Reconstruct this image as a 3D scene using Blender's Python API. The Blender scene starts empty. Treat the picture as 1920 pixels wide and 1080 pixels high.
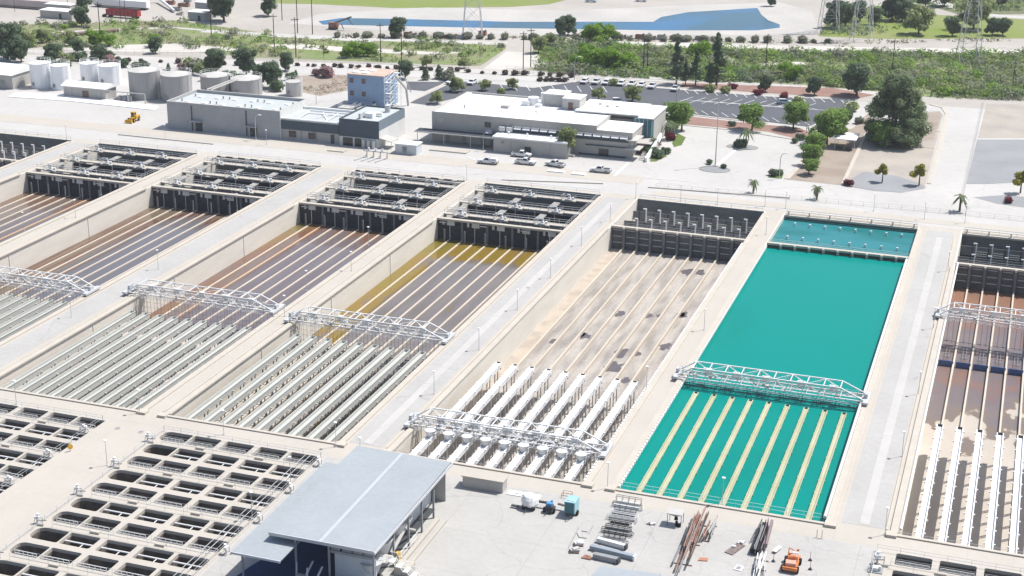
import bpy, math, random
from mathutils import Vector, Matrix
R = math.radians
S = bpy.context.scene
C = S.collection

# ------------------------------------------------------------------ camera
FPX, PIT, ROLL, YAW, CH = 2838.2, R(19.566), R(0.5615), R(-18.886), 105.0
_cy, _sy = math.cos(YAW), math.sin(YAW)
FW = Vector((_sy*math.cos(PIT), _cy*math.cos(PIT), -math.sin(PIT)))
_r = Vector((_cy, -_sy, 0)); _u = _r.cross(FW)
RT = _r*math.cos(ROLL) + _u*math.sin(ROLL)
UP = _u*math.cos(ROLL) - _r*math.sin(ROLL)
cam = bpy.data.cameras.new('camera'); co = bpy.data.objects.new('camera', cam); C.objects.link(co)
m = Matrix.Identity(4)
for i in range(3):
    m[i][0], m[i][1], m[i][2] = RT[i], UP[i], -FW[i]
m[2][3] = CH
co.matrix_world = m
cam.sensor_width = 36; cam.lens = FPX/1920*36; cam.clip_start = 1; cam.clip_end = 6000
S.camera = co

# ------------------------------------------------------------------ light
SUN_EL, SHX, SHY = R(60), -0.76, -0.65          # shadows fall towards (SHX, SHY)
w = bpy.data.worlds.new('World'); S.world = w; w.use_nodes = True
nt = w.node_tree; bg = nt.nodes['Background']
sky = nt.nodes.new('ShaderNodeTexSky'); sky.sky_type = 'NISHITA'; sky.sun_disc = False
sky.sun_elevation = SUN_EL; sky.sun_rotation = math.atan2(-SHX, -SHY)
sky.air_density = 1.0; sky.dust_density = 2.0
nt.links.new(sky.outputs[0], bg.inputs[0]); bg.inputs[1].default_value = 0.105
sl = bpy.data.lights.new('sun', 'SUN'); so = bpy.data.objects.new('sun', sl); C.objects.link(so)
sl.energy = 4.1; sl.angle = R(0.53); sl.color = (1, 0.97, 0.925)
so.rotation_euler = Vector((SHX*math.cos(SUN_EL), SHY*math.cos(SUN_EL), -math.sin(SUN_EL))).to_track_quat('-Z', 'Y').to_euler()
S.view_settings.view_transform = 'Standard'; S.view_settings.look = 'None'
S.view_settings.exposure = 0.47; S.view_settings.gamma = 1
S.render.engine = 'CYCLES'

# ------------------------------------------------------------------ helpers
def at(px, py, z=0.0):
    d = FW*FPX + RT*(px-960) - UP*(py-540)
    t = (z-CH)/d.z
    return Vector((d.x*t, d.y*t, z))
_mats = {}
def mat(name, col, rough=0.8, var=0.08, scale=0.3, col2=None, metal=0.0, spec=0.3, lo=0.3, hi=0.7, stretch=(1,1,1), bump=0, island=0.0, wave=None, crack=None, fine=.05):
    if name in _mats: return _mats[name]
    M = bpy.data.materials.new(name); M.use_nodes = True; _mats[name] = M
    n, l = M.node_tree.nodes, M.node_tree.links
    b = n['Principled BSDF']; b.inputs['Roughness'].default_value = rough
    b.inputs['Metallic'].default_value = metal; b.inputs['Specular IOR Level'].default_value = spec
    geo = n.new('ShaderNodeNewGeometry')
    mp = n.new('ShaderNodeMapping'); mp.inputs['Scale'].default_value = stretch
    l.new(geo.outputs['Position'], mp.inputs[0])
    n1 = n.new('ShaderNodeTexNoise'); n1.inputs['Scale'].default_value = scale; n1.inputs['Detail'].default_value = 6
    l.new(mp.outputs[0], n1.inputs['Vector'])
    mr = n.new('ShaderNodeMapRange'); mr.inputs[1].default_value = lo; mr.inputs[2].default_value = hi
    l.new(n1.outputs['Fac'], mr.inputs[0])
    mix = n.new('ShaderNodeMix'); mix.data_type = 'RGBA'
    c1 = tuple(col); c2 = tuple(col2) if col2 else tuple(c*(1-var) for c in col)
    if not col2: c1 = tuple(min(1, c*(1+var)) for c in col)
    mix.inputs[6].default_value = (*c1, 1); mix.inputs[7].default_value = (*c2, 1)
    l.new(mr.outputs[0], mix.inputs[0]); out = mix.outputs[2]
    if island:
        hsv = n.new('ShaderNodeHueSaturation')
        m2 = n.new('ShaderNodeMapRange'); m2.inputs[3].default_value = 1-island; m2.inputs[4].default_value = 1+island
        l.new(geo.outputs['Random Per Island'], m2.inputs[0]); l.new(m2.outputs[0], hsv.inputs['Value'])
        l.new(out, hsv.inputs['Color']); out = hsv.outputs[0]
    if not island and fine:
        n3 = n.new('ShaderNodeTexNoise'); n3.inputs['Scale'].default_value = scale*9; n3.inputs['Detail'].default_value = 8; n3.inputs['Roughness'].default_value = .7
        l.new(mp.outputs[0], n3.inputs['Vector']); m3 = n.new('ShaderNodeMapRange'); m3.inputs[1].default_value = .3; m3.inputs[2].default_value = .7
        m3.inputs[3].default_value = 1-fine*1.5; m3.inputs[4].default_value = 1+fine; l.new(n3.outputs['Fac'], m3.inputs[0])
        h3 = n.new('ShaderNodeHueSaturation'); l.new(m3.outputs[0], h3.inputs['Value']); l.new(out, h3.inputs['Color']); out = h3.outputs[0]
    if crack:                                  # (scale, width, darkness): irregular crack lines
        wv = n.new('ShaderNodeTexNoise'); wv.inputs['Scale'].default_value = .25; wv.inputs['Detail'].default_value = 4; l.new(geo.outputs['Position'], wv.inputs['Vector'])
        va = n.new('ShaderNodeVectorMath'); va.operation = 'MULTIPLY_ADD'; va.inputs[1].default_value = (5,5,0); l.new(wv.outputs['Color'], va.inputs[0]); l.new(geo.outputs['Position'], va.inputs[2])
        vo = n.new('ShaderNodeTexVoronoi'); vo.feature = 'DISTANCE_TO_EDGE'; vo.inputs['Scale'].default_value = crack[0]; l.new(va.outputs[0], vo.inputs['Vector'])
        lt = n.new('ShaderNodeMapRange'); lt.inputs[1].default_value = 0; lt.inputs[2].default_value = crack[1]; lt.inputs[3].default_value = crack[2]; lt.inputs[4].default_value = 0; l.new(vo.outputs['Distance'], lt.inputs[0])
        mm = n.new('ShaderNodeMix'); mm.data_type = 'RGBA'; l.new(lt.outputs[0], mm.inputs[0]); l.new(out, mm.inputs[6]); mm.inputs[7].default_value = (col[0]*.4, col[1]*.4, col[2]*.4, 1); out = mm.outputs[2]
    if wave:                                   # corrugation / joint lines: (axis, spacing, darkness)
        sp = n.new('ShaderNodeSeparateXYZ'); l.new(geo.outputs['Position'], sp.inputs[0])
        for ax, step, dark, wd in wave:
            md = n.new('ShaderNodeMath'); md.operation = 'PINGPONG'; md.inputs[1].default_value = step/2
            l.new(sp.outputs[ax], md.inputs[0])
            lt = n.new('ShaderNodeMath'); lt.operation = 'LESS_THAN'; lt.inputs[1].default_value = wd
            l.new(md.outputs[0], lt.inputs[0])
            ml = n.new('ShaderNodeMath'); ml.operation = 'MULTIPLY'; ml.inputs[1].default_value = dark
            l.new(lt.outputs[0], ml.inputs[0])
            mm = n.new('ShaderNodeMix'); mm.data_type = 'RGBA'; l.new(ml.outputs[0], mm.inputs[0]); l.new(out, mm.inputs[6])
            mm.inputs[7].default_value = (col[0]*0.35, col[1]*0.35, col[2]*0.35, 1); out = mm.outputs[2]
    l.new(out, b.inputs['Base Color'])
    if bump:
        bp = n.new('ShaderNodeBump'); bp.inputs['Strength'].default_value = bump
        l.new(n1.outputs['Fac'], bp.inputs['Height']); l.new(bp.outputs[0], b.inputs['Normal'])
    return M
class MB:
    def __init__(s): s.v = []; s.f = []; s.m = []; s.cm = 0; s.cuts = []
    def add(s, vs, fs):
        s.cuts.append((len(s.v), len(s.f))); o = len(s.v); s.v += [tuple(p) for p in vs]; s.f += [tuple(i+o for i in f) for f in fs]; s.m += [s.cm]*len(fs); return s
    def box(s, x0, x1, y0, y1, z0, z1):
        return s.add([(x0,y0,z0),(x1,y0,z0),(x1,y1,z0),(x0,y1,z0),(x0,y0,z1),(x1,y0,z1),(x1,y1,z1),(x0,y1,z1)],
                     [(0,3,2,1),(4,5,6,7),(0,1,5,4),(1,2,6,5),(2,3,7,6),(3,0,4,7)])
    def cbox(s, x, y, z, sx, sy, sz, rz=0):
        c, n = math.cos(rz), math.sin(rz); vs = []
        for dz in (0, sz):
            for dx, dy in ((-sx/2,-sy/2),(sx/2,-sy/2),(sx/2,sy/2),(-sx/2,sy/2)):
                vs.append((x+dx*c-dy*n, y+dx*n+dy*c, z+dz))
        return s.add(vs, [(0,3,2,1),(4,5,6,7),(0,1,5,4),(1,2,6,5),(2,3,7,6),(3,0,4,7)])
    def bar(s, p, q, t=0.05, n=4):
        p, q = Vector(p), Vector(q); d = (q-p)
        if d.length < 1e-6: return s
        d.normalize(); a = d.cross(Vector((0,0,1)))
        if a.length < 1e-3: a = Vector((1,0,0))
        a.normalize(); b = d.cross(a); vs = []
        for e in (p, q):
            for k in range(n):
                an = 2*math.pi*(k+0.5)/n; vs.append(e + (a*math.cos(an)+b*math.sin(an))*t)
        return s.add(vs, [tuple(range(n))[::-1], tuple(range(n,2*n))] + [(k,(k+1)%n,n+(k+1)%n,n+k) for k in range(n)])
    def cone(s, x, y, z0, z1, r0, r1, n=20):
        vs = [(x+r*math.cos(2*math.pi*k/n), y+r*math.sin(2*math.pi*k/n), z) for z, r in ((z0,r0),(z1,r1)) for k in range(n)]
        return s.add(vs, [tuple(range(n))[::-1], tuple(range(n,2*n))] + [(k,(k+1)%n,n+(k+1)%n,n+k) for k in range(n)])
    def prism(s, pts, z0, z1):
        n = len(pts)
        a = sum(pts[i][0]*pts[(i+1)%n][1]-pts[(i+1)%n][0]*pts[i][1] for i in range(n))
        if a < 0: pts = pts[::-1]
        return s.add([(p[0],p[1],z0) for p in pts]+[(p[0],p[1],z1) for p in pts],
                     [tuple(range(n))[::-1], tuple(range(n,2*n))]+[(k,(k+1)%n,n+(k+1)%n,n+k) for k in range(n)])
    def profile(s, pts, w0, w1=None, y=0):      # (x,z) outline extruded across y, narrowing from w0 at lowest to w1 at highest z
        w1 = w1 or w0; zs = [p[1] for p in pts]; a, b = min(zs), max(zs); n = len(pts); vs = []
        for sg in (-1, 1):
            for px_, z in pts:
                k = (z-a)/(b-a+1e-9); vs.append((px_, y+sg*(w0+(w1-w0)*k)/2, z))
        return s.add(vs, [tuple(range(n)), tuple(range(n,2*n))[::-1]]+[((k+1)%n,k,n+k,n+(k+1)%n) for k in range(n)])
    def build(s, name, mats, parent=None, smooth=False):
        me = bpy.data.meshes.new(name)
        L = Vector((0,0,0)) if parent is None else origin(parent)
        me.from_pydata([(a-L.x, b-L.y, c-L.z) for a,b,c in s.v], [], s.f)
        if not isinstance(mats, (list, tuple)): mats = [mats]
        for q in mats: me.materials.append(q)
        if max(s.m, default=0): me.polygons.foreach_set('material_index', s.m)
        if smooth: me.polygons.foreach_set('use_smooth', [True]*len(s.f))
        o = bpy.data.objects.new(name, me); C.objects.link(o)
        if parent: o.parent = parent
        return o
def build_each(b, name, m, parent):          # every piece added to b becomes an object of its own
    out = []
    cs = b.cuts+[(len(b.v), len(b.f))]
    for (v0, f0), (v1, f1) in zip(cs, cs[1:]):
        q = MB(); q.add(b.v[v0:v1], [tuple(i-v0 for i in f) for f in b.f[f0:f1]]); out.append(q.build(name, m, parent))
    return out
def origin(o):
    L = Vector(o.location)
    while o.parent: o = o.parent; L = L + Vector(o.location)
    return L
def tag(o, label=None, cat=None, group=None, kind=None):
    if label: o['label'] = label
    if cat: o['category'] = cat
    if group: o['group'] = group
    if kind: o['kind'] = kind
    return o
def thing(name, label, cat, loc=(0,0,0), group=None):
    o = bpy.data.objects.new(name, None); o.empty_display_size = 0.5; C.objects.link(o); o.location = loc
    return tag(o, label, cat, group)
def kids(o): return [c for c in ALL_CH.get(o.name, [])]
def copy_tree(o, loc=None, rz=None, label=None, group=None, sc=None, parent=None):
    c = o.copy(); C.objects.link(c)
    if parent: c.parent = parent
    if loc is not None: c.location = loc
    if rz is not None: c.rotation_euler = (0,0,rz)
    if sc is not None: c.scale = sc if isinstance(sc, (tuple, list)) else (sc,sc,sc)
    if label: c['label'] = label
    if group: c['group'] = group
    for ch in list(o.children): copy_tree(ch, parent=c)
    return c
class Proto:                                  # first use moves the original, later uses copy it
    def __init__(s, make): s.mk = make; s.o = None; s.used = False
    def put(s, loc, rz=0, label=None, group=None, sc=1.0):
        sc = sc if isinstance(sc, (tuple, list)) else (sc,sc,sc)
        if s.used: return copy_tree(s.o, loc, rz, label, group, sc)
        s.used = True; s.o = o = s.mk(); o.location = loc; o.rotation_euler = (0,0,rz); o.scale = sc
        if label: o['label'] = label
        if group: o['group'] = group
        elif group == '' and 'group' in o: del o['group']
        return o
ORD = ['first','second','third','fourth','fifth','sixth','seventh','eighth','ninth','tenth','eleventh','twelfth','thirteenth','fourteenth','fifteenth','sixteenth','seventeenth','eighteenth','nineteenth','twentieth']
ORD += ['twenty-'+q for q in ORD[:9]]+['thirtieth']+['thirty-'+q for q in ORD[:9]]+['fortieth']+['forty-'+q for q in ORD[:9]]
Z1, Z2, Z3 = .006, .026, .046
_zc = [0]
def zi(z): _zc[0] += 1; return z+_zc[0]*.00022
def struct(name, mb, m, smooth=False): return tag(mb.build(name, m, None, smooth), kind='structure')
def poly_px(pts, z): return [(*at(x, y)[:2], z) for x, y in pts]
def sheet(name, pts, z, m, world=False):      # flat sheet; pts in photo pixels (turned into ground points) or world
    z = zi(z); v = [(p[0], p[1], z) for p in pts] if world else poly_px(pts, z)
    n = len(v); a = sum(v[i][0]*v[(i+1)%n][1]-v[(i+1)%n][0]*v[i][1] for i in range(n))
    if a < 0: v = v[::-1]
    b = MB(); b.add(v, [tuple(range(n))]); return struct(name, b, m)
def strip_px(pts, w, z):                      # ribbon along a line given in photo pixels, w metres wide
    z = zi(z); P = [Vector(at(x, y)[:2]) for x, y in pts]; L, Rr = [], []
    for i, p in enumerate(P):
        d = (P[min(i+1, len(P)-1)]-P[max(i-1, 0)]).normalized(); n = Vector((-d.y, d.x))*w/2
        L.append((p+n)[:]); Rr.append((p-n)[:])
    b = MB()
    for i in range(len(P)-1): b.add([(*L[i],z),(*Rr[i],z),(*Rr[i+1],z),(*L[i+1],z)], [(0,1,2,3)])
    return b

# ------------------------------------------------------------------ materials
CREAM = mat('cream_concrete', (.452,.418,.368), .9, .035, .10, bump=.02, fine=.03, wave=[(0,6.1,.16,.035),(1,6.1,.16,.035)])
CURB = mat('curb_concrete', (.485,.445,.385), .9, .05, .3)
PALE = mat('pale_concrete', (.46,.447,.425), .9, .05, .05, crack=(.045,.006,.3), fine=.04)
WALLC = mat('basin_concrete', (.66,.62,.55), .9, .06, .35, stretch=(.3,.3,1.5))
ASPH = mat('grey_asphalt', (.405,.395,.38), .92, .05, .1, crack=(.06,.006,.25))
YARD = mat('yard_asphalt', (.41,.40,.38), .92, .05, .12, crack=(.085,.009,.26), wave=[(0, 14.3, .25, .05), (1, 11.2, .2, .05)])
DARKASPH = mat('dark_asphalt', (.10,.105,.118), .9, .12, .08)
WHITE = mat('white_paint', (.74,.74,.73), .6, .03, 1)
ROOFW = mat('white_roof', (.80,.80,.79), .8, .02, .2)
GALV = mat('galvanised_steel', (.50,.51,.52), .5, .06, 2, metal=.0)
GREY = mat('grey_metal', (.26,.27,.28), .6, .1, 1)
PLATE = mat('grey_plate', (.62,.62,.61), .7, .06, 1)
DGREY = mat('dark_grey_metal', (.06,.065,.07), .6, .1, 1)
BLACK = mat('black_rubber', (.012,.012,.013), .8, .1, 1)
GLASS = mat('dark_glass', (.02,.025,.03), .12, .1, 1, spec=.6)
BAFA = mat('stained_black_wall', (.022,.024,.032), .7, .1, .6, col2=(.045,.05,.062), stretch=(1,1,2.2))
BAFB = mat('stained_grey_wall', (.07,.073,.073), .8, .1, .5, col2=(.13,.133,.133), stretch=(1,1,3))
BAFG = mat('stained_olive_wall', (.10,.12,.10), .8, .1, .5, col2=(.05,.07,.06), stretch=(1,1,3))
COLM = mat('grey_column', (.16,.165,.18), .8, .15, .6)
LAUN = mat('launder_fibreglass', (.47,.475,.445), .7, .05, .4, stretch=(2,.15,1))
LAUNW = mat('launder_white', (.76,.76,.76), .7, .03, .5)
LAUNY = mat('launder_algae', (.38,.385,.25), .8, .15, .15, col2=(.46,.455,.33), lo=.3, hi=.7)
DIVID = mat('divider_concrete', (.53,.47,.39), .85, .08, .5, stretch=(1,.2,1))
DIVOR = mat('divider_rusty', (.52,.36,.24), .85, .1, .4, stretch=(1,.2,1))
RUST = mat('rusty_steel', (.20,.085,.05), .9, .1, .9, col2=(.33,.20,.16))
BROWN = mat('brown_paint', (.19,.13,.11), .8, .1, 1)
YELL = mat('yellow_paint', (.62,.36,.04), .5, .08, 1)
ORNG = mat('orange_paint', (.58,.19,.06), .5, .15, 1.5)
RED = mat('red_paint', (.33,.035,.04), .5, .1, .6)
BLUEW = mat('pale_blue_wall', (.26,.36,.50), .8, .05, .4)
BEIGEW = mat('beige_wall', (.42,.405,.38), .85, .05, .3)
GREYW = mat('grey_block_wall', (.37,.38,.39), .85, .06, .4, wave=[(2, 1.22, .12, .03)])
SLATEW = mat('slate_wall', (.075,.10,.125), .85, .06, .4)
ROOFG = mat('grey_blue_roof', (.325,.355,.375), .6, .04, .15, wave=[(1, .75, .10, .05)])
ROOFL = mat('light_grey_roof', (.44,.47,.47), .8, .04, .25)
TAN = mat('tan_roof', (.50,.385,.31), .85, .08, .4)
TANKG = mat('tank_grey', (.36,.35,.345), .6, .06, .6, stretch=(1,1,.3))
TANKW = mat('tank_white', (.82,.83,.84), .5, .03, .6)
TEALP = mat('teal_paint', (.30,.50,.55), .5, .05, 1)
TEALD = mat('dark_teal_panel', (.06,.15,.18), .5, .1, 1)
BLUEP = mat('blue_paint', (.08,.27,.50), .5, .1, 1)
NAVY = mat('navy_lining', (.015,.045,.13), .8, .1, .5)
WOOD = mat('pole_wood', (.055,.042,.035), .9, .1, 2)
BARK = mat('bark', (.09,.07,.055), .95, .15, 3)
def leafm(name, c, k=1.0, isl=.28):
    M = mat(name, tuple(min(.6, q*1.5) for q in c), .75, .12, .35, col2=tuple(q*.95*k for q in c), island=isl, spec=.1)
    n, l = M.node_tree.nodes, M.node_tree.links; b = n['Principled BSDF']; tr = n.new('ShaderNodeBsdfTranslucent'); mx = n.new('ShaderNodeMixShader'); mx.inputs[0].default_value = .45
    l.new(b.inputs['Base Color'].links[0].from_socket, tr.inputs[0]); l.new(b.outputs[0], mx.inputs[1]); l.new(tr.outputs[0], mx.inputs[2]); l.new(mx.outputs[0], n['Material Output'].inputs[0])
    return M
L_DARK = leafm('leaf_dark', (.11,.155,.09)); L_PINE = leafm('leaf_pine', (.16,.205,.11))
L_MID = leafm('leaf_green', (.165,.255,.065)); L_BRIGHT = leafm('leaf_bright', (.16,.27,.035))
L_OLIVE = leafm('leaf_olive', (.23,.265,.12)); L_YEL = leafm('leaf_yellow', (.26,.25,.05))
L_GREY = leafm('leaf_grey', (.21,.22,.165)); L_RED = leafm('leaf_red', (.15,.028,.035)); L_PINK = leafm('leaf_pink', (.30,.19,.19))
L_BROWN = leafm('leaf_brown', (.085,.065,.055)); L_PALM = leafm('leaf_palm', (.13,.16,.09))

def water(name, stops, rough=.06, sc=(.35,.02,1), nscale=1.0, edge=None):
    M = bpy.data.materials.new(name); M.use_nodes = True
    n, l = M.node_tree.nodes, M.node_tree.links; b = n['Principled BSDF']
    b.inputs['Roughness'].default_value = rough; b.inputs['IOR'].default_value = 1.14 if 'teal' in name else 1.33
    geo = n.new('ShaderNodeNewGeometry'); mp = n.new('ShaderNodeMapping'); mp.inputs['Scale'].default_value = sc
    l.new(geo.outputs['Position'], mp.inputs[0])
    no = n.new('ShaderNodeTexNoise'); no.inputs['Scale'].default_value = nscale; no.inputs['Detail'].default_value = 5
    l.new(mp.outputs[0], no.inputs['Vector'])
    nr = n.new('ShaderNodeMapRange'); nr.inputs[1].default_value = .3; nr.inputs[2].default_value = .7; nr.inputs[4].default_value = .4 if edge else 1
    l.new(no.outputs['Fac'], nr.inputs[0]); fac = nr.outputs[0]
    if edge:                                    # [(axis, from, to, weight)...] linear position terms added to the noise
        sp = n.new('ShaderNodeSeparateXYZ'); l.new(geo.outputs['Position'], sp.inputs[0])
        for ax, a, c, wt in edge:
            mr = n.new('ShaderNodeMapRange'); mr.interpolation_type = 'SMOOTHSTEP'
            mr.inputs[1].default_value = a; mr.inputs[2].default_value = c
            mr.inputs[3].default_value = 0; mr.inputs[4].default_value = wt
            l.new(sp.outputs[ax], mr.inputs[0])
            ad = n.new('ShaderNodeMath'); l.new(fac, ad.inputs[0]); l.new(mr.outputs[0], ad.inputs[1]); fac = ad.outputs[0]
    cr = n.new('ShaderNodeValToRGB'); el = cr.color_ramp.elements
    while len(el) > 1: el.remove(el[0])
    el[0].position = stops[0][0]; el[0].color = (*stops[0][1], 1)
    for p, c in stops[1:]:
        e = el.new(min(p, 1)); e.color = (*c, 1)
    l.new(fac, cr.inputs[0]); l.new(cr.outputs[0], b.inputs['Base Color'])
    rn = n.new('ShaderNodeTexNoise'); rn.inputs['Scale'].default_value = 1.5; rn.inputs['Detail'].default_value = 3
    l.new(geo.outputs['Position'], rn.inputs['Vector'])
    bp = n.new('ShaderNodeBump'); bp.inputs['Strength'].default_value = .05 if 'teal' in name else .02; bp.inputs['Distance'].default_value = .3
    l.new(rn.outputs['Fac'], bp.inputs['Height']); l.new(bp.outputs[0], b.inputs['Normal'])
    return M

# ------------------------------------------------------------------ the setting
BAS = [  # x0, x1, type, description
 (-283, -252.5, 'B', 'empty basin cut by the left edge'),
 (-243.8, -212.2, 'A', 'brown basin second from the left'),
 (-206.3, -174.8, 'A', 'grey and brown striped basin third from the left'),
 (-164.9, -133.8, 'A', 'purple and orange basin fourth from the left'),
 (-128.5, -97.4, 'A', 'olive basin fifth from the left'),
 (-88.0, -56.3, 'B', 'drained stained basin left of the teal one'),
 (-51.3, -19.9, 'C', 'teal water basin'),
 (-9.9, 21.8, 'B', 'half drained basin at the right edge')]
Y0, Y1, YA, YB = 199.3, 353.4, 320.4, 329.0
holes = [(a-.3, b+.3, Y0-.3, Y1+.3) for a, b, _, _ in BAS]
FB = [(-126.2, -97.4), (-166.1, -137.1), (-12.3, 16.9)]
FY0, FY1 = 138.0, 194.4
holes += [(a, b, FY0 if i < 2 else 176.0, FY1) for i, (a, b) in enumerate(FB)]
def grid_sheet(name, X, Y, z, m, hs):
    xs = sorted(set([X[0], X[1]]+[h[i] for h in hs for i in (0,1) if X[0] < h[i] < X[1]]))
    ys = sorted(set([Y[0], Y[1]]+[h[i] for h in hs for i in (2,3) if Y[0] < h[i] < Y[1]]))
    b = MB(); ix = {}; vs = []; fs = []
    def V(i, j):
        if (i, j) not in ix: ix[i, j] = len(vs); vs.append((xs[i], ys[j], z))
        return ix[i, j]
    for i in range(len(xs)-1):
        for j in range(len(ys)-1):
            cx, cy = (xs[i]+xs[i+1])/2, (ys[j]+ys[j+1])/2
            if any(h[0] < cx < h[1] and h[2] < cy < h[3] for h in hs): continue
            fs.append((V(i,j), V(i+1,j), V(i+1,j+1), V(i,j+1)))
    b.add(vs, fs); return struct(name, b, m)
SAND = mat('dry_sand', (.43,.40,.365), .95, .10, .03, col2=(.36,.335,.30), bump=.05)
grid_sheet('ground', (-3000, 3000), (-200, 6000), -.012, SAND, holes)
grid_sheet('plant_pavement', (-430, 90), (100, 372), 0, PALE, holes)
sheet('plant_pavement', [(-430,372.001),(90,372.0),(90,500),(0,492),(-60,486),(-170,484),(-300,468),(-350,452),(-430,440)], 0, PALE, True)
def sub(name, x0, x1, y0, y1, z, m):
    z = z if z < 0 else zi(z); b = MB(); b.add([(x0,y0,z),(x1,y0,z),(x1,y1,z),(x0,y1,z)], [(0,1,2,3)]); return struct(name, b, m)
sub('apron', -430, 90, 194.7, 198.7, Z1, CREAM)
sub('yard_asphalt', -97.1, -12.4, 100, 194.6, Z1, YARD)
sub('walkway', -136.9, -126.4, 100, 194.6, Z1, CREAM)
sub('apron', -430, 90, 354.0, 355.6, Z1, CREAM)
sub('apron', -430, -91, 366.0, 374.0, Z2, CREAM)
sub('apron', -86, 90, 357.6, 361.8, Z2, CREAM)
def lane(x0, x1, a, b, c=None, y0=199.0, y1=353.0):    # cream band | asphalt with light strip | cream band
    sub('walkway', x0, x1, 198.7, 354.0, Z1, CREAM)
    if a is not None: sub('asphalt_lane', a, b, y0+1.5, y1-1, Z2, ASPH)
    if c: sub('concrete_strip', c, c+1.4, y0+2, y1-6, Z3, PALE)
lane(-97.1, -88.3, -96.0, -90.2, -93.7); lane(-56.0, -51.6, None, None)
lane(-19.6, -10.2, -17.8, -11.8, -15.3); lane(-133.5, -128.8, None, None)
lane(-174.5, -165.2, -173.2, -167.6, None); lane(-211.9, -206.6, None, None)
lane(-252.2, -244.1, -250.8, -246.2, None)

# ground outside the works
GRASS = mat('grass_green', (.18,.225,.08), .95, .15, .05, col2=(.25,.235,.15), lo=.42, hi=.62)
SCRUBG = mat('scrub_ground', (.22,.27,.12), .95, .2, .05, col2=(.30,.28,.225), lo=.46, hi=.68)
FIELD = mat('field_green', (.17,.23,.04), .95, .15, .04, col2=(.22,.24,.09))
HILL = mat('hill_green', (.10,.13,.065), .95, .2, .03, col2=(.17,.18,.10))
DIRT = mat('brown_dirt', (.27,.215,.175), .95, .15, .12, col2=(.35,.30,.25))
DIRT2 = mat('beige_dirt', (.42,.375,.32), .95, .1, .1, col2=(.33,.30,.27))
REDD = mat('red_mulch', (.27,.165,.135), .95, .15, .2)
GRAVEL = mat('grey_gravel', (.27,.275,.285), .95, .08, .1)
SANDW = mat('pale_sand', (.52,.495,.455), .95, .06, .05)
ROADM = mat('pale_road', (.47,.455,.43), .95, .05, .06)
sheet('riverbed', [(0,44),(90,46),(250,40),(330,38),(430,52),(500,62),(640,74),(760,74),(950,80),(948,92),(900,124),(700,116),(480,108),(300,92),(60,88),(0,90)], Z1, GRASS)
sheet('riverbed', [(985,130),(1000,92),(1040,78),(1240,90),(1500,98),(1960,103),(1960,188),(1745,182),(1640,172),(1500,158),(1240,150),(1080,140)], Z1, SCRUBG)
sheet('field', [(500,-4),(1075,-4),(1030,8),(960,13),(740,15),(600,8),(500,6)], Z1, FIELD)
sheet('field', [(1535,68),(1550,40),(1590,20),(1660,10),(1760,28),(1920,36),(1960,72),(1640,73)], Z1, FIELD)
sheet('hill', [(1650,-8),(1960,-8),(1960,26),(1800,28),(1740,10)], Z1, HILL)
sheet('riverbed', [(105,92),(230,84),(330,82),(420,88),(470,94),(380,98),(200,97)], Z2, SANDW)
sheet('riverbed', [(500,84),(560,82),(640,88),(720,92),(800,97),(900,99),(790,102),(650,97),(520,90)], Z2, SANDW)
sheet('riverbed', [(905,130),(950,96),(1000,100),(1045,116),(1020,124),(960,132)], Z2, SANDW)
sheet('riverbed', [(1420,120),(1500,116),(1530,124),(1480,128),(1430,126)], Z2, SANDW)
struct('road', strip_px([(-40,100),(60,96),(150,104),(300,112),(480,118),(700,124),(900,134),(1080,140),(1250,150),(1500,165),(1720,182)], 7, Z2), ROADM)
struct('road', strip_px([(-40,118),(130,114),(300,122),(480,132),(700,138),(900,146),(1080,150)], 8, Z3), ROADM)
struct('road', strip_px([(380,58),(560,68),(760,76),(950,82)], 6, Z2), ROADM)
struct('canal', strip_px([(1060,79),(1240,84),(1500,90),(1960,98)], 8, Z3), SANDW)
struct('road', strip_px([(-20,66),(70,62),(200,56),(330,52),(480,66),(700,78)], 3, Z3), ROADM)
struct('road', strip_px([(1745,0),(1830,26),(1900,32),(1990,34)], 7, Z2), ROADM)
sheet('parking_lot', [(768,193),(843,157),(858,152),(930,158),(1000,165),(1070,155),(1088,152),(1130,157),(1270,168),(1440,181),(1560,186),(1590,190),(1575,212),(1515,238),(1440,229),(1385,224),(1290,213),(1235,209),(1100,200),(880,178),(800,197)], Z2, DARKASPH)
sheet('parking_lot', [(763,153),(838,154),(797,171),(763,168)], Z2, DARKASPH)
sheet('planting_bed', [(1290,218),(1385,229),(1500,240),(1520,250),(1500,262),(1440,247),(1272,232)], Z2, REDD)
sheet('planting_bed', [(1275,163),(1400,172),(1560,182),(1600,186),(1640,178),(1560,165),(1400,160),(1280,155)], Z2, REDD)
sheet('dirt_yard', [(1530,262),(1600,240),(1640,200),(1650,200),(1615,262),(1575,347),(1478,337)], Z2, DIRT)
sheet('dirt_yard', [(1622,262),(1680,215),(1762,208),(1768,215),(1735,345),(1735,353),(1690,362),(1580,348)], Z2, DIRT2)
sheet('dirt_yard', [(1660,262),(1700,215),(1762,210),(1766,215),(1750,262),(1700,268)], Z3, DIRT)
sheet('gravel_yard', [(1588,340),(1620,322),(1680,330),(1728,345),(1735,353),(1690,361),(1640,358),(1582,348)], Z3, GRAVEL)
sheet('gravel_yard', [(1832,262),(1960,262),(1960,340),(1850,345),(1812,345)], Z2, GRAVEL)
sheet('gravel_yard', [(1825,370),(1880,366),(1960,372),(1960,395),(1870,382)], Z2, GRAVEL)
sheet('dirt_yard', [(1850,195),(1960,195),(1960,258),(1834,258)], Z2, DIRT2)
sheet('planting_bed', [(560,172),(600,180),(660,168),(690,150),(640,140),(560,142),(545,152)], Z2, DIRT)
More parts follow.
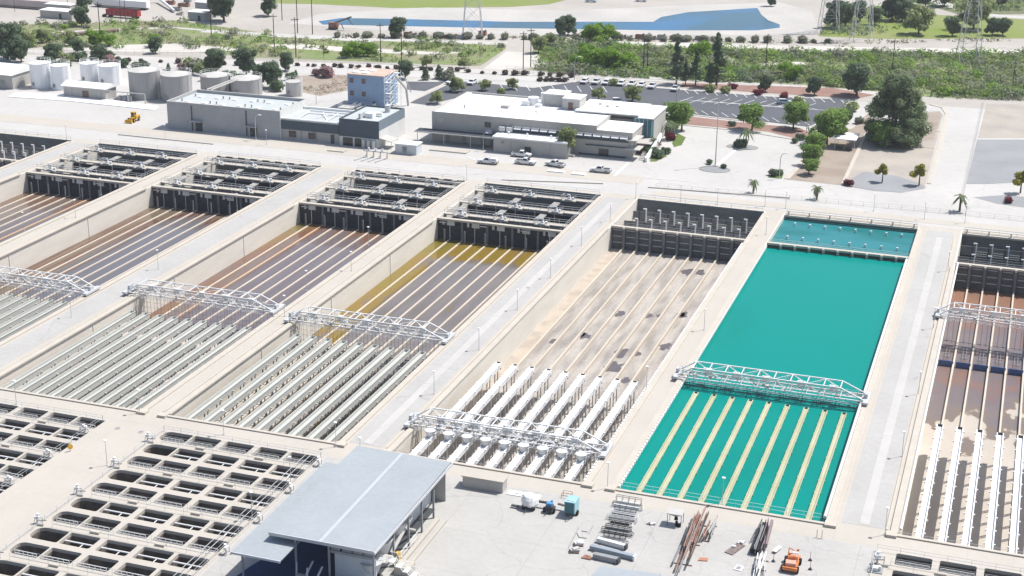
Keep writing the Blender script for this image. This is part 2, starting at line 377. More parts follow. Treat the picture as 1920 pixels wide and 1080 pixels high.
sheet('lawn', [(1222,296),(1240,283),(1251,293),(1230,303),(1218,303)], Z3, mat('lawn_green', (.10,.15,.035), .95, .15, .5))
sheet('lawn', [(1260,268),(1270,250),(1286,258),(1278,272),(1264,276)], Z3, mat('lawn_green', (.1,.15,.04)))
sheet('lawn', [(1440,333),(1447,325),(1470,324),(1466,335)], Z3, mat('lawn_green', (.1,.15,.04)))
# pond with its darker banks
PW = water('pond_water', [(.3,(.02,.09,.15)),(.6,(.012,.12,.27))], .2, (.03,.015,1))
pond = [(597,40),(640,34),(760,36),(960,41),(1225,41),(1240,32),(1290,23),(1420,15),(1428,28),(1440,38),(1462,46),(1462,52),(1420,57),(1240,57),(900,52),(700,48),(605,46)]
sheet('riverbed', [(540,44),(600,26),(800,14),(1060,20),(1240,12),(1460,4),(1520,20),(1540,60),(1480,66),(1000,66),(700,56)], Z1, mat('grey_sand', (.40,.385,.36), .95, .08, .04, col2=(.48,.46,.43)))
sheet('water', pond, Z3, PW)
# parking bay lines and road marks
bl = MB()
def mark(px0, py0, px1, py1, w=.10, z=.075, b=bl):
    p, q = at(px0, py0), at(px1, py1); d = (q-p).normalized(); n = Vector((-d.y, d.x, 0))*w
    b.add([(*(p+n)[:2],z),(*(p-n)[:2],z),(*(q-n)[:2],z),(*(q+n)[:2],z)], [(0,1,2,3)])
for k in range(18): mark(1282+k*18.3, 168+k*1.15, 1291+k*18.3, 176+k*1.15)
for k in range(12): mark(1296+k*19, 206+k*1.9, 1309+k*19, 214+k*1.9)
for k in range(11):
    mark(1270+k*23, 192+k*1.2, 1300+k*23, 182+k*1.2); mark(1281+k*22, 187+k*1.6, 1335+k*22, 192+k*1.6, .12)
for k in range(9): mark(938+k*24, 159+k*.4, 946+k*24, 170+k*.4)
mark(1345,310,1378,282,.5); mark(1152,330,1178,306,.35); mark(1172,331,1300,341,.12)
mark(890,300,876,294,.25)
struct('road_markings', bl, WHITE)

# ------------------------------------------------------------------ basins
def rail(b, p, q, h=1.07, step=2.4, t=.035):
    p, q = Vector(p), Vector(q); n = max(1, int((q-p).length/step))
    for i in range(n+1):
        c = p.lerp(q, i/n); b.bar(c, c+Vector((0,0,h)), t)
    for hh in (h, h*.55): b.bar(p+Vector((0,0,hh)), q+Vector((0,0,hh)), t)
WA = {}
W_BROWN = [(.30,(.14,.10,.055)),(.45,(.12,.075,.04)),(.6,(.10,.095,.11)),(.8,(.13,.12,.14))]
WB = {  # basins with edge terms: sky reflection painted as grey-mauve away from the walls
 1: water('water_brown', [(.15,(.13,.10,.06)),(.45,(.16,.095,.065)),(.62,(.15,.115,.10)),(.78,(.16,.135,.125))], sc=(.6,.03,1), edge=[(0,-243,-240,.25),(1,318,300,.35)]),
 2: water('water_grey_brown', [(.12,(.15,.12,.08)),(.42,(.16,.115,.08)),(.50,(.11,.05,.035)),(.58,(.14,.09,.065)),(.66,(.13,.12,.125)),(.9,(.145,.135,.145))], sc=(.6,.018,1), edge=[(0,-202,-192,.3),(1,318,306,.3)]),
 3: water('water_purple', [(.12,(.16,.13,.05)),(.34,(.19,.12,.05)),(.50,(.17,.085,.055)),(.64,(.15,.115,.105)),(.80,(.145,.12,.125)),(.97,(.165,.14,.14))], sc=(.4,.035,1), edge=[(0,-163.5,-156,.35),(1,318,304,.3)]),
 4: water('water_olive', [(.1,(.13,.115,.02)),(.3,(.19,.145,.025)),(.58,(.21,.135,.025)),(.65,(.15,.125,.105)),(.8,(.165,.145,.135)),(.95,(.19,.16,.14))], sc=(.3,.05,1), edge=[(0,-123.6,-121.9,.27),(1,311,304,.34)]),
 6: water('water_teal', [(.0,(.0,.195,.16)),(.4,(.0,.215,.185))], rough=.16, sc=(.04,.02,1)),
}
FLOOR5 = mat('stained_floor', (.43,.395,.355), .9, .1, .6, col2=(.27,.245,.22), stretch=(1,.16,1), lo=.36, hi=.66, fine=.14, wave=[(1, 6.2, .35, .05)])
PINKF = mat('pink_stained_floor', (.46,.31,.28), .9, .1, .5, col2=(.33,.19,.17), stretch=(1,.3,1), lo=.4, hi=.65)
TANF = mat('tan_stained_floor', (.43,.375,.31), .9, .1, .3, col2=(.36,.31,.26), lo=.45, hi=.6)
SPOT = mat('dark_wet_patch', (.115,.10,.105), .4, .1, .5)
PALEFLOOR = mat('pale_floor', (.50,.43,.375), .9, .08, .3)
def floor7():
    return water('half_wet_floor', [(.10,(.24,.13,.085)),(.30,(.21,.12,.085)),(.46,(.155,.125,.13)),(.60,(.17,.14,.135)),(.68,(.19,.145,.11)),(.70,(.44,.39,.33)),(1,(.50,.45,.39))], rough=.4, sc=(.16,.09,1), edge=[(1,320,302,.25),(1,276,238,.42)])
DESC = [d for _, _, _, d in BAS]
def loc3(pts, z): return pts
def basin(i):
    x0, x1, T, desc = BAS[i]
    root = thing('settling_basin', {
      0:'empty concrete basin with white hooked pipes at the left edge of the photo',
      1:'long basin of brown water with pale dividers, second from the left',
      2:'long basin of grey and dark brown striped water, third from the left',
      3:'long basin of purple water with rusty orange edges, fourth from the left',
      4:'long basin of olive edged grey water, fifth from the left',
      5:'drained basin with stained pale floor and bright white troughs',
      6:'long basin full of bright teal water with pale yellow troughs',
      7:'basin at right edge with reddish water far and pale dry floor near'}[i], 'basin', (x0, Y0, 0), 'long settling basins in a row')
    zf = -5.9 if T == 'A' else (-5.55 if i in (5, 7, 0) else -5.9)
    deep = zf-.3
    b = MB()
    b.box(x0-.3, x0, Y0-.3, Y1+.3, deep, .0); b.box(x1, x1+.3, Y0-.3, Y1+.3, deep, .0)
    b.box(x0, x1, Y0-.3, Y0, deep, .05); b.box(x0, x1, Y1, Y1+.3, deep, .05)
    b.build('basin_wall', WALLC, root)
    b = MB(); b.box(x0+.003, x1-.003, Y1-.05, Y1-.003, deep+.5, -.12); b.build('far_wall_shade', mat('wall_shade_grey', (.17,.175,.17), .9, .15, .5, stretch=(1,1,2)), root)  # thin dark panel: shade on the far wall put into its colour
    yb = YA if T == 'A' else YB
    # coping and kerbs along both long sides
    b = MB()
    b.box(x0-.9, x0+(.30 if T == 'A' else .12), Y0+.3, yb-3, .03, .30)
    if T != 'C': b.box(x0-1.6, x0-1.25, Y0+1, Y1-6, .02, .16)
    b.box(x1-.05, x1+1.0, Y0+.3, Y1-2, .03, .26)
    b.box(x0-1.4, x0+.1, Y0-1.1, Y0+.3, .03, .42); b.box(x1-.1, x1+1.6, Y0-1.1, Y0+.3, .03, .42)
    b.box(x0+.1, x1-.1, Y0-.55, Y0+.02, .06, .22)
    b.build('kerb', CURB, root)
    if T == 'A':
        b = MB()
        for y in (232, 262, 292): b.bar((x0+.06, y, -5.2), (x0+.06, y, -.1), .09)
        build_each(b, 'wall_pipe', WHITE, root)
    b = MB()
    b.box(x0, x1, Y0, Y1, deep-.2, zf)
    b.build('basin_floor', {5: FLOOR5, 7: floor7(), 0: FLOOR5}.get(i, BAFA if T == 'A' else BAFG), root)
    if i == 5:
        b = MB(); b.box(x1-3.2, x1-.02, Y0+44, YB-.3, zf, zf+.006); b.build('stain', PINKF, root)
        b = MB(); b.box(x0+.02, x0+2.9, Y0+20, YB-.3, zf, zf+.006); b.build('stain', TANF, root)
        rg = random.Random(5); b = MB()
        for (cx, cy, a) in [(1162,589,1.2),(1096,630,1.5),(1164,662,1.6),(1196,663,1),(1151,690,2.2),(1247,650,1.3),(1280,590,1.3),(1290,510,1.8),(1312,511,1.3),(1216,592,1),(1092,628,.8),(1172,713,1),(1040,640,1),(1236,592,.7),(1276,592,1.4)]:
            c = at(cx, cy, zf); n = 14; vs = []
            for k in range(n):
                an = 2*math.pi*k/n; rr = a*(.5+rg.random()*.6); vs.append((c.x+rr*1.0*math.cos(an), c.y+rr*1.7*math.sin(an), zf+.012))
            b.add(vs, [tuple(range(n))])
        build_each(b, 'wet_patch', SPOT, root)
    # lane dividers
    zt = -4.95 if T == 'A' else (-4.9 if i != 6 else None)
    yst = Y0 if T != 'A' else Y0
    for k in range(9):
        xd = x0+3.1+k*3.2
        if T != 'C':
            hw = .2 if T == 'A' else .17
            b = MB(); b.box(xd-hw, xd+hw, yst, yb-.25, zf, zt)
            b.build('lane_divider', DIVOR if (i in (1, 3) and k == (5 if i == 1 else 1)) else DIVID, root)
    # troughs
    if T != 'A' or i >= 2:
        for k in range(9):
            xd = x0+3.1+k*3.2; top = -.25 if i != 6 else -.62
            wdt, dep = (.57, 1.1) if T == 'A' else ((.48, .95) if i != 6 else (.36, .62))
            M_ = LAUN if T == 'A' else (LAUNW if i in (5, 7, 0) else LAUNY)
            b = MB(); th = .09; ye = 241.2
            b.box(xd-wdt, xd-wdt+th, Y0+.02, ye, top-dep, top); b.box(xd+wdt-th, xd+wdt, Y0+.02, ye, top-dep, top)
            b.box(xd-wdt+th, xd+wdt-th, Y0+.02, ye, top-dep, top-dep*(.45 if i != 5 else .25))
            b.box(xd-wdt-.08, xd-wdt, Y0+.02, ye, top-.12, top-.02); b.box(xd+wdt, xd+wdt+.08, Y0+.02, ye, top-.12, top-.02)
            lt = b.build('trough', M_, root)
            b = MB(); y = Y0+2.5
            while y < ye:
                zb_ = top-.05 if T != 'A' else top-dep+.3
                ex = .32 if i != 6 else .2; b.box(xd-wdt-ex, xd-wdt-.081, y, y+.25, zb_-.2, zb_); b.box(xd+wdt+.001+(.08 if T != 'A' else 0), xd+wdt+ex, y, y+.25, zb_-.2, zb_)
                y += 4.2
            tag(b.build('bracket', M_ if i != 6 else mat('algae_bracket', (.30,.36,.26), .9), lt), kind='stuff')
            if T != 'C':
                b = MB(); y = Y0+2.6
                while y < ye+.2:
                    yy = min(y, ye-.2)
                    b.box(xd-wdt*.75, xd-wdt*.75+.16, yy, yy+.2, zf, top-dep); b.box(xd+wdt*.75-.16, xd+wdt*.75, yy, yy+.2, zf, top-dep)
                    if T != 'A': b.bar((xd-wdt*.7, yy+.1, zf+2), (xd+wdt*.7, yy+.1, zf+2.6), .06)
                    y += 4.2
                tag(b.build('trough_leg', PALE if i == 5 else GREY, lt), kind='stuff')
            b = MB(); b.box(xd-wdt*.8, xd+wdt*.8, ye+.02, ye+.12, top-dep*1.5, top-.02); b.build('end_plate', DGREY if T != 'A' else LAUN, lt)
    # baffle wall, its beam and columns
    if T == 'A':
        b = MB(); b.box(x0, x1, YA+.1, YA+.5, zf, -.35); b.build('baffle_wall', BAFA, root)
        b = MB(); b.box(x0-.1, x1+.1, YA-.35, YA+.75, -.35, .12); b.build('baffle_beam', CURB, root)
        for k in range(1, 5):
            b = MB(); xc = x0+k*6.3; b.box(xc-.28, xc+.28, YA-.2, YA+.098, zf+.4, -.37); b.build('column', COLM, root)
        b = MB()
        for k in range(5):
            xc = x0+k*6.3
            b.box(xc+1.2, xc+1.75, YA-.0, YA+.096, -1.5, -.5); b.box(xc+2.4, xc+4.3, YA-.0, YA+.096, -1.55, -.5)
            b.box(xc+3.05, xc+3.2, YA+.02, YA+.097, -5.3, -1.6)
        build_each(b, 'wall_opening', PLATE, root)
        for rr, (yf, yk) in enumerate(((324.6,326.6),(335.2,337.2),(346.2,348.2))):
            b = MB(); b.box(x0+.02, x1-.02, yf, yk, -.32, -.06)
            for k in range(3):
                xc = x0+4+k*10.2; b.box(xc-1.4, xc+2.2, yf-.7, yf, -.32, -.06)
            wk = b.build('walkway', CREAM if i > 2 else CURB, root)
            b = MB()
            rail(b, (x0+.1, yk-.1, -.06), (x1-.1, yk-.1, -.06), t=.05); rail(b, (x0+.1, yf+.1, -.06), (x0+2.6, yf+.1, -.06), t=.05)
            for k in range(3):
                xc = x0+4+k*10.2
                if k < 2: rail(b, (xc+2.4, yf+.1, -.06), (xc+8.7, yf+.1, -.06), t=.05)
                b.bar((xc-1.5,yk-.1,1), (xc-1.5,yf-.6,1), .035); b.bar((xc-1.5,yf-.6,-.06), (xc-1.5,yf-.6,1), .035)
            b.build('handrail', GALV, wk)
            b = MB()
            for k in range(10): b.cone(x0+5.5+k*3.05, yf+.5, -.06, .18, .16, .12, 8)
            build_each(b, 'hatch', WHITE, wk)
            # paddle chambers below
            for k in range(3):
                xc = x0+1.6+k*10.2
                b = MB(); b.box(xc-.85, xc+.85, yf-5.0, yf-.75, -.85, -.7); b.build('platform_plate', mat('platform_grey', (.27,.27,.265) if i > 2 else (.33,.32,.30), .8, .08, .6), root)
            b = MB()
            for k in range(6): b.box(x0+2.4+k*5.1, x0+2.7+k*5.1, yf-6.4, yf-6.1, zf, -2.0)
            build_each(b, 'column', COLM, root)
        for k, yv in enumerate((330.3, 341.0)):
            b = MB(); b.box(x0, x1, yv, yv+.3, zf, -2.6); b.build('chamber_wall', BAFA, root)
        if i in (2, 3):
            b = MB(); b.box(x0, x1, 350.6, 351.3, -.3, .1)
            for k in range(8): b.cbox(x0+2.5+k*3.7, 352.2, -.1, 1.3, .7, .35, .25)
            b.build('inlet_beam', CURB, root)
        b = MB(); rail(b, (x1-.2, 322, .05), (x1-.2, 352.5, .05), step=3); rail(b, (x0+.5, Y1+.15, .05), (x1-.5, Y1+.15, .05), step=6)
        b.build('handrail', GALV, root)
    else:
        MW = {5: BAFB, 7: BAFB, 0: BAFB, 6: BAFG}[i]
        b = MB(); b.box(x0, x1, YB+.1, YB+.5, zf, -.35); b.build('baffle_wall', MW, root)
        b = MB(); b.box(x0-.1, x1+.1, YB-.35, YB+.7, -.35, .12)
        for k in range(10):
            xc = x0+3.1+(k-.0)*3.2
            if xc < x1: b.box(xc-.22, xc+.22, YB-.9, YB-.35, -.4, .05)
        b.build('baffle_beam', CURB, root)
        for k in range(10):
            xc = x0+3.1+k*3.2
            if xc < x1: bb = MB(); bb.box(xc-.3, xc+.3, YB-.45, YB+.098, zf+.3, -.37); bb.build('column', COLM if i != 6 else CURB, root)
        if i != 6:
            b = MB()
            for k in range(10):
                xc = x0+3.1+k*3.2
                for z in (-.75,-2.3,-3.8):
                    b.box(max(x0+.05, xc-2.7), min(xc-.5, x1-.05), YB-.02, YB+.097, z-.16, z)
            build_each(b, 'ledge', GALV, root)
        b = MB(); b.box(x0+.1, x1-.1, YB+1.2, YB+1.3, -.45, -.3); rail(b, (x0+.2, YB+1.4, -.35), (x1-.2, YB+1.4, -.35), h=.95)
        b.build('handrail', GALV if i != 6 else WHITE, root)
        for row, (yh, off) in enumerate(((339.4, 2.4), (348.0, 2.4))):
            n = 8 if i == 6 else 9
            for k in range(n):
                xc = x0+off+.9+k*3.55
                if xc > x1-.6: break
                b = MB()
                if i == 6:
                    zt_ = -.35 if row else -.3
                    b.box(xc-.22, xc+.22, yh-.4-2.4*(1-row)*1.0, yh-2.4*(1-row), -3, zt_)
                    b.build('post', WHITE, root)
                else:
                    b.box(xc+.15, xc+.42, yh-.15, yh+.15, -4.6, -.75); b.box(xc-.42, xc+.15, yh-.15, yh+.15, -1.05, -.75)
                    b.build('hook_pipe', WHITE, root)
            if i != 6:
                b = MB(); b.box(x0+.05, x1-.05, yh+1.2, yh+1.35, -4.2, -2.0)
                b.build('tray', mat('grey_tray', (.15,.155,.16), .8, .1, .5, wave=[(0, 3.6, .7, .2)]), root)
                b = MB()
                for k in range(8):
                    xc = x0+3.8+k*3.55
                    for z in (-3.4,-2.9,-2.4): b.bar((xc, yh-1.2, z), (xc+2.3, yh-1.2, z), .07)
                    for q in range(4): b.bar((xc+.3+q*.6, yh-1.2, -3.6), (xc+.3+q*.6, yh-1.2, -2.2), .05)
                if row: build_each(b, 'rack_bar', PALE, root)
        b = MB()
        if i == 6 or i == 7:
            b.box(x0, x1, 352.0, 352.9, -.35, .08)
            for z in (.25,.75): b.box(x0+.2, x1-.2, 353.0, 353.08, z, z+.1)
            for k in range(7): b.cbox(x0+1+k*4.9, 352.5, .0, .3, .3, 1.05)
            b.build('inlet_beam', CURB, root)
        b = MB()
        rail(b, (x0+.5, Y1+.15, .05), (x1-.5, Y1+.15, .05), step=3.6); b.build('handrail', GALV, root)
        # white blocks along the inner edge
        if i in (5, 6):
            b = MB(); xe = x1-.45 if i == 5 else x0-.05; y = Y0+1
            while y < YB-3: b.box(xe, xe+.42, y, y+.8, -.3, .12); y += 1.1
            tag(b.build('edge_block', WHITE, root), kind='stuff')
        if i == 6:
            b = MB(); b.bar((x1-.35, Y0+1.5, .25), (x1-.35, YB-2, .25), .24, 10); b.build('edge_pipe', WHITE, root)
        if i == 7:
            b = MB(); b.bar((x0+.45, Y0+1.5, .25), (x0+.45, YB-1, .25), .2, 10); b.build('edge_pipe', WHITE, root)
            for k in range(10):
                xc = x0+.3+k*3.2
                b = MB(); b.box(xc, min(xc+2.75, x1), 281.2, 281.4, zf, -4.4); b.build('blue_strip', mat('strip_blue', (.07,.12,.25), .4, .1, .6), root)  # low blue upright strips forming a band across the lanes
            b = MB()
            for k in range(10):
                xm = x0+1.6+k*3.2
                for yy, ww in ((284.6, .65), (286.6, .65), (291, .8)): b.box(xm-ww, xm+ww, yy, yy+.12, zf+.5, zf+.62)
                for dx in (-.3, .3): b.bar((xm+dx, 285, zf+.5), (xm+dx, 292, zf+.5), .05)
            b.build('scraper_frame', GREY, root)
    b = MB()
    if i == 6: rail(b, (x0+.6, Y0+.7, -.25), (x1-.8, Y0+.7, -.25), h=1.3)
    if i in (5, 7): rail(b, (x0+.3, Y0+.7, -.9), (x1-.3, Y0+.7, -.9), h=1.1)
    if b.v: b.build('handrail', GALV if i != 6 else mat('pale_teal_rail', (.50,.66,.62), .6, .05, 1), root)
    # water
    if i in WB:
        z = -5.12 if T == 'A' else -1.05
        b = MB(); ya = Y0+.01 if i in (4, 6) else 243
        if i in (1,): ya = Y0+.01
        if i == 6: ys = [(Y0+.01, YB+.1)]
        else: ys = [(ya, YA+.05)]
        for a, c in ys: b.add([(x0+.005,a,z),(x1-.005,a,z),(x1-.005,c,z),(x0+.005,c,z)], [(0,1,2,3)])
        struct('water', b, WB[i])
        if i == 6:
            b = MB(); b.add([(x0+.005,YB+.5,z),(x1-.005,YB+.5,z),(x1-.005,Y1-.5,z),(x0+.005,Y1-.5,z)], [(0,1,2,3)]); struct('water', b, water('water_blue_teal', [(.1,(.015,.15,.15)),(.5,(.03,.19,.21))], rough=.12, sc=(.05,.1,1)))
        if i in (2, 3):
            b = MB(); b.box(x0+.01, x1-.01, Y0+.01, 243, zf, z-.3); b.build('pale_bed', PALEFLOOR, root)  # pale floor layer under the near troughs
        if T == 'A':
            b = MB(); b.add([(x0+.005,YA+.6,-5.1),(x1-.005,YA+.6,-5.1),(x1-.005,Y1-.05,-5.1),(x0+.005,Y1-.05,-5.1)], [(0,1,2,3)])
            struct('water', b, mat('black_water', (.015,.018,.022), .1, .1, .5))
    return root
for i in range(8): basin(i)
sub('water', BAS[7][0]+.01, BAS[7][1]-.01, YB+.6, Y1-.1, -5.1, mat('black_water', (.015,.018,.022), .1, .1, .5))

# ------------------------------------------------------------------ travelling bridges
def bridge(i, Y, detail):
    x0, x1 = BAS[i][:2]; a, c = x0-1.6, x1+.9; Y -= .8
    if i == 3: a -= 1.4; c -= .9
    L = c-a
    root = thing('travelling_bridge', {
      2:'white steel truss bridge on wheels across the grey basin at the left edge',
      3:'white steel truss bridge with hanging frames across the purple basin',
      4:'white steel truss bridge with hanging frames across the olive basin',
      5:'white truss bridge with conical hoods near the near end of the drained basin',
      6:'white steel truss bridge across the teal water basin',
      7:'white steel truss bridge across the far part of the right edge basin'}[i], 'truss bridge', (a, Y, .3), 'travelling truss bridges over the basins')
    w2 = 1.6; zt = 2.65; zb = .7; n = 9; sl_ = 3.3; sr_ = 4.9
    for s in (-1, 1):
        b = MB(); y = Y+s*w2; t = .14
        b.bar((a+sl_, y, zt), (c-sr_, y, zt), t); b.bar((a+.3, y, zb), (c-.3, y, zb), t)
        b.bar((a+.3, y, zb), (a+sl_, y, zt), t); b.bar((c-.3, y, zb), (c-sr_, y, zt), t)
        step = (L-sl_-sr_)/n
        for k in range(n+1):
            xk = a+sl_+k*step; b.bar((xk, y, zb), (xk, y, zt), .045)
            if k < n: b.bar((xk, y, zt if (k+(s>0))%2 else zb), (xk+step, y, zb if (k+(s>0))%2 else zt), .06)
        b.build('side_truss', WHITE, root)
    b = MB(); step = (L-sl_-sr_)/n
    for k in range(n+1):
        xk = a+sl_+k*step; b.bar((xk, Y-w2, zt), (xk, Y+w2, zt), .09); b.bar((xk, Y-w2, zb), (xk, Y+w2, zb), .07)
        if k < n: b.bar((xk, Y-w2 if k%2 else Y+w2, zt), (xk+step, Y+w2 if k%2 else Y-w2, zt), .055)
    build_each(b, 'cross_brace', WHITE, root)
    b = MB(); b.box(a+.6, c-.6, Y-.55, Y+.15, zb+.05, zb+.12)
    for s in (-.6, .2): rail(b, (a+.6, Y+s, zb+.1), (c-.6, Y+s, zb+.1), h=1.0, step=1.9, t=.03)
    b.build('catwalk', GALV, root)
    for xe in (a, c-.9):
        b = MB(); b.box(xe, xe+.9, Y-2.6, Y+2.6, .55, .95); b.box(xe+.1, xe+.6, Y-.6, Y+.6, .95, 1.7)
        ec = b.build('end_carriage', GALV, root)
        for yy in (-2.2, 2.2):
            b = MB(); b.bar((xe+.25, Y+yy, .58), (xe+.6, Y+yy, .58), .27, 12); b.build('wheel', DGREY, ec)
    rg = random.Random(i)
    for k in range(5):
        xk = a+4+k*(L-8)/4.6+rg.random(); b = MB(); b.box(xk, xk+1.0+rg.random()*.6, Y+.5, Y+.9, zb+.15, zb+1.3); b.build('control_box', PLATE if i != 5 else GALV, root)
    b = MB()
    for k in range(26):
        xk = a+1.5+k*(L-3)/26+rg.uniform(-.3,.3); yy = Y+rg.uniform(-1.5,1.3)
        b.cbox(xk, yy, zb-.1, rg.uniform(.3,.8), rg.uniform(.25,.6), rg.uniform(.2,.75), rg.uniform(0,1.5))
        b.bar((xk, yy, zb+.3), (xk+rg.uniform(-1,1), yy+rg.uniform(-.8,.8), zb+rg.uniform(.5,1.4)), .05)
    build_each(b, 'fitting', PALE, root)
    b = MB()
    b.bar((a+1.2, Y-w2-.4, .35), (c-1.0, Y-w2-.4, .35), .05); b.bar((a+1.2, Y-w2-.4, .1), (c-1.0, Y-w2-.4, .1), .05)
    for k in range(30): b.bar((a+1.2+k*(L-2.4)/30, Y-w2-.4, .05), (a+1.2+k*(L-2.4)/30, Y-w2-.4, .8), .035)
    b.build('service_pipe', WHITE, root)
    for k in range(10):     # frames hanging into each lane
        xm = x0+1.55+k*3.2
        if xm > x1-.5: break
        b = MB(); t = .045; yy = Y-1.4
        if i in (2, 3, 4):
            t = .03
            for z in (-3.2, -2.1, -1.0, .3): b.bar((xm-1.25, yy, z), (xm+1.25, yy, z), t)
            for dx in (-1.2, -.4, .4, 1.2): b.bar((xm+dx, yy, -4.3), (xm+dx, yy, .7), t)
            b.bar((xm-1.2, yy+2.2, -4.3), (xm-1.2, yy+2.2, .7), t); b.bar((xm+1.2, yy+2.2, -4.3), (xm+1.2, yy+2.2, .7), t)
            bb = MB(); bb.bar((xm-1.6, yy, -4.4), (xm+1.6, yy, -4.4), .12); bb.build('bottom_bar', DGREY, root)
        elif i == 6:
            for dx in (-.35, .35): b.bar((xm+dx, yy, -1.4), (xm+dx, yy, .7), .05)
            b.bar((xm-1.2, yy, -.7), (xm+1.2, yy, -.7), .10); b.bar((xm-.35, yy, -.1), (xm+.35, yy, -.1), .05)
            b.bar((xm-1.2, yy, -.7), (xm-1.2, yy+1, .3), .05); b.bar((xm+1.2, yy, -.7), (xm+1.2, yy+1, .3), .05)
        else:
            for dx in (-.5, .5): b.bar((xm+dx, yy, -4.8), (xm+dx, yy, .7), .05)
            b.bar((xm-1.2, yy, -4.4), (xm+1.2, yy, -4.4), .08)
        b.build('hanging_frame', {6: DGREY, 5: GREY, 7: GREY}.get(i, mat('weathered_mesh', (.34,.34,.34), .7)), root)
    if i == 5:
        for k in range(9):
            xd = x0+3.1+k*3.2; b = MB()
            b.cone(xd, Y-2.6, -1.2, .75, .26, .95, 14); b.cone(xd, Y-2.6, .75, .95, .95, .5, 14)
            b.cone(xd, Y+2.2, -.3, .8, .5, .75, 12)
            b.build('hood', WHITE, root)
    return root
for i, Y in ((2, 246.8), (3, 250.4), (4, 247.6), (5, 211.2), (6, 246.3), (7, 294.4)): bridge(i, Y, 1)

# ------------------------------------------------------------------ mixer drives on the far walkways
def mk_drive():
    t = thing('mixer_drive', 'x', 'mixer drive')
    b = MB(); b.box(-.75,.75,-.7,.7,0,.18); b.build('base_plate', PALE, t)
    b = MB(); b.cone(0,0,.18,.62,.42,.34,14); b.cone(.75,.1,.18,.55,.25,.25,10); b.build('gearbox', WHITE, t)
    b = MB(); b.cone(0,0,.62,.95,.2,.2,12); b.box(-.45,.15,-.2,.2,.95,1.15); b.build('motor', GALV, t)
    b = MB(); rail(b, (-1.2,.8,0), (1.2,.8,0), h=1.1, step=1.2, t=.03); rail(b, (-1.2,-.8,0), (-1.2,.8,0), h=1.1, step=.8, t=.03); b.build('guard_rail', GALV, t)
    return t
DR = Proto(mk_drive)
BN = {1:'brown', 2:'grey striped', 3:'purple', 4:'olive'}
for i in (1,2,3,4):
    x0 = BAS[i][0]
    for r_, yf in enumerate((324.6, 335.2, 346.2)):
        for k in range(3):
            DR.put((x0+4.4+k*10.2, yf+.2, -.055), 0, sc=1.2, label= 'white mixer drive at the far end of the %s basin, %s walkway, %s' % (BN[i], ('nearest','middle','farthest')[r_], ('left','centre','right')[k]), group='mixer drives on the far walkways')

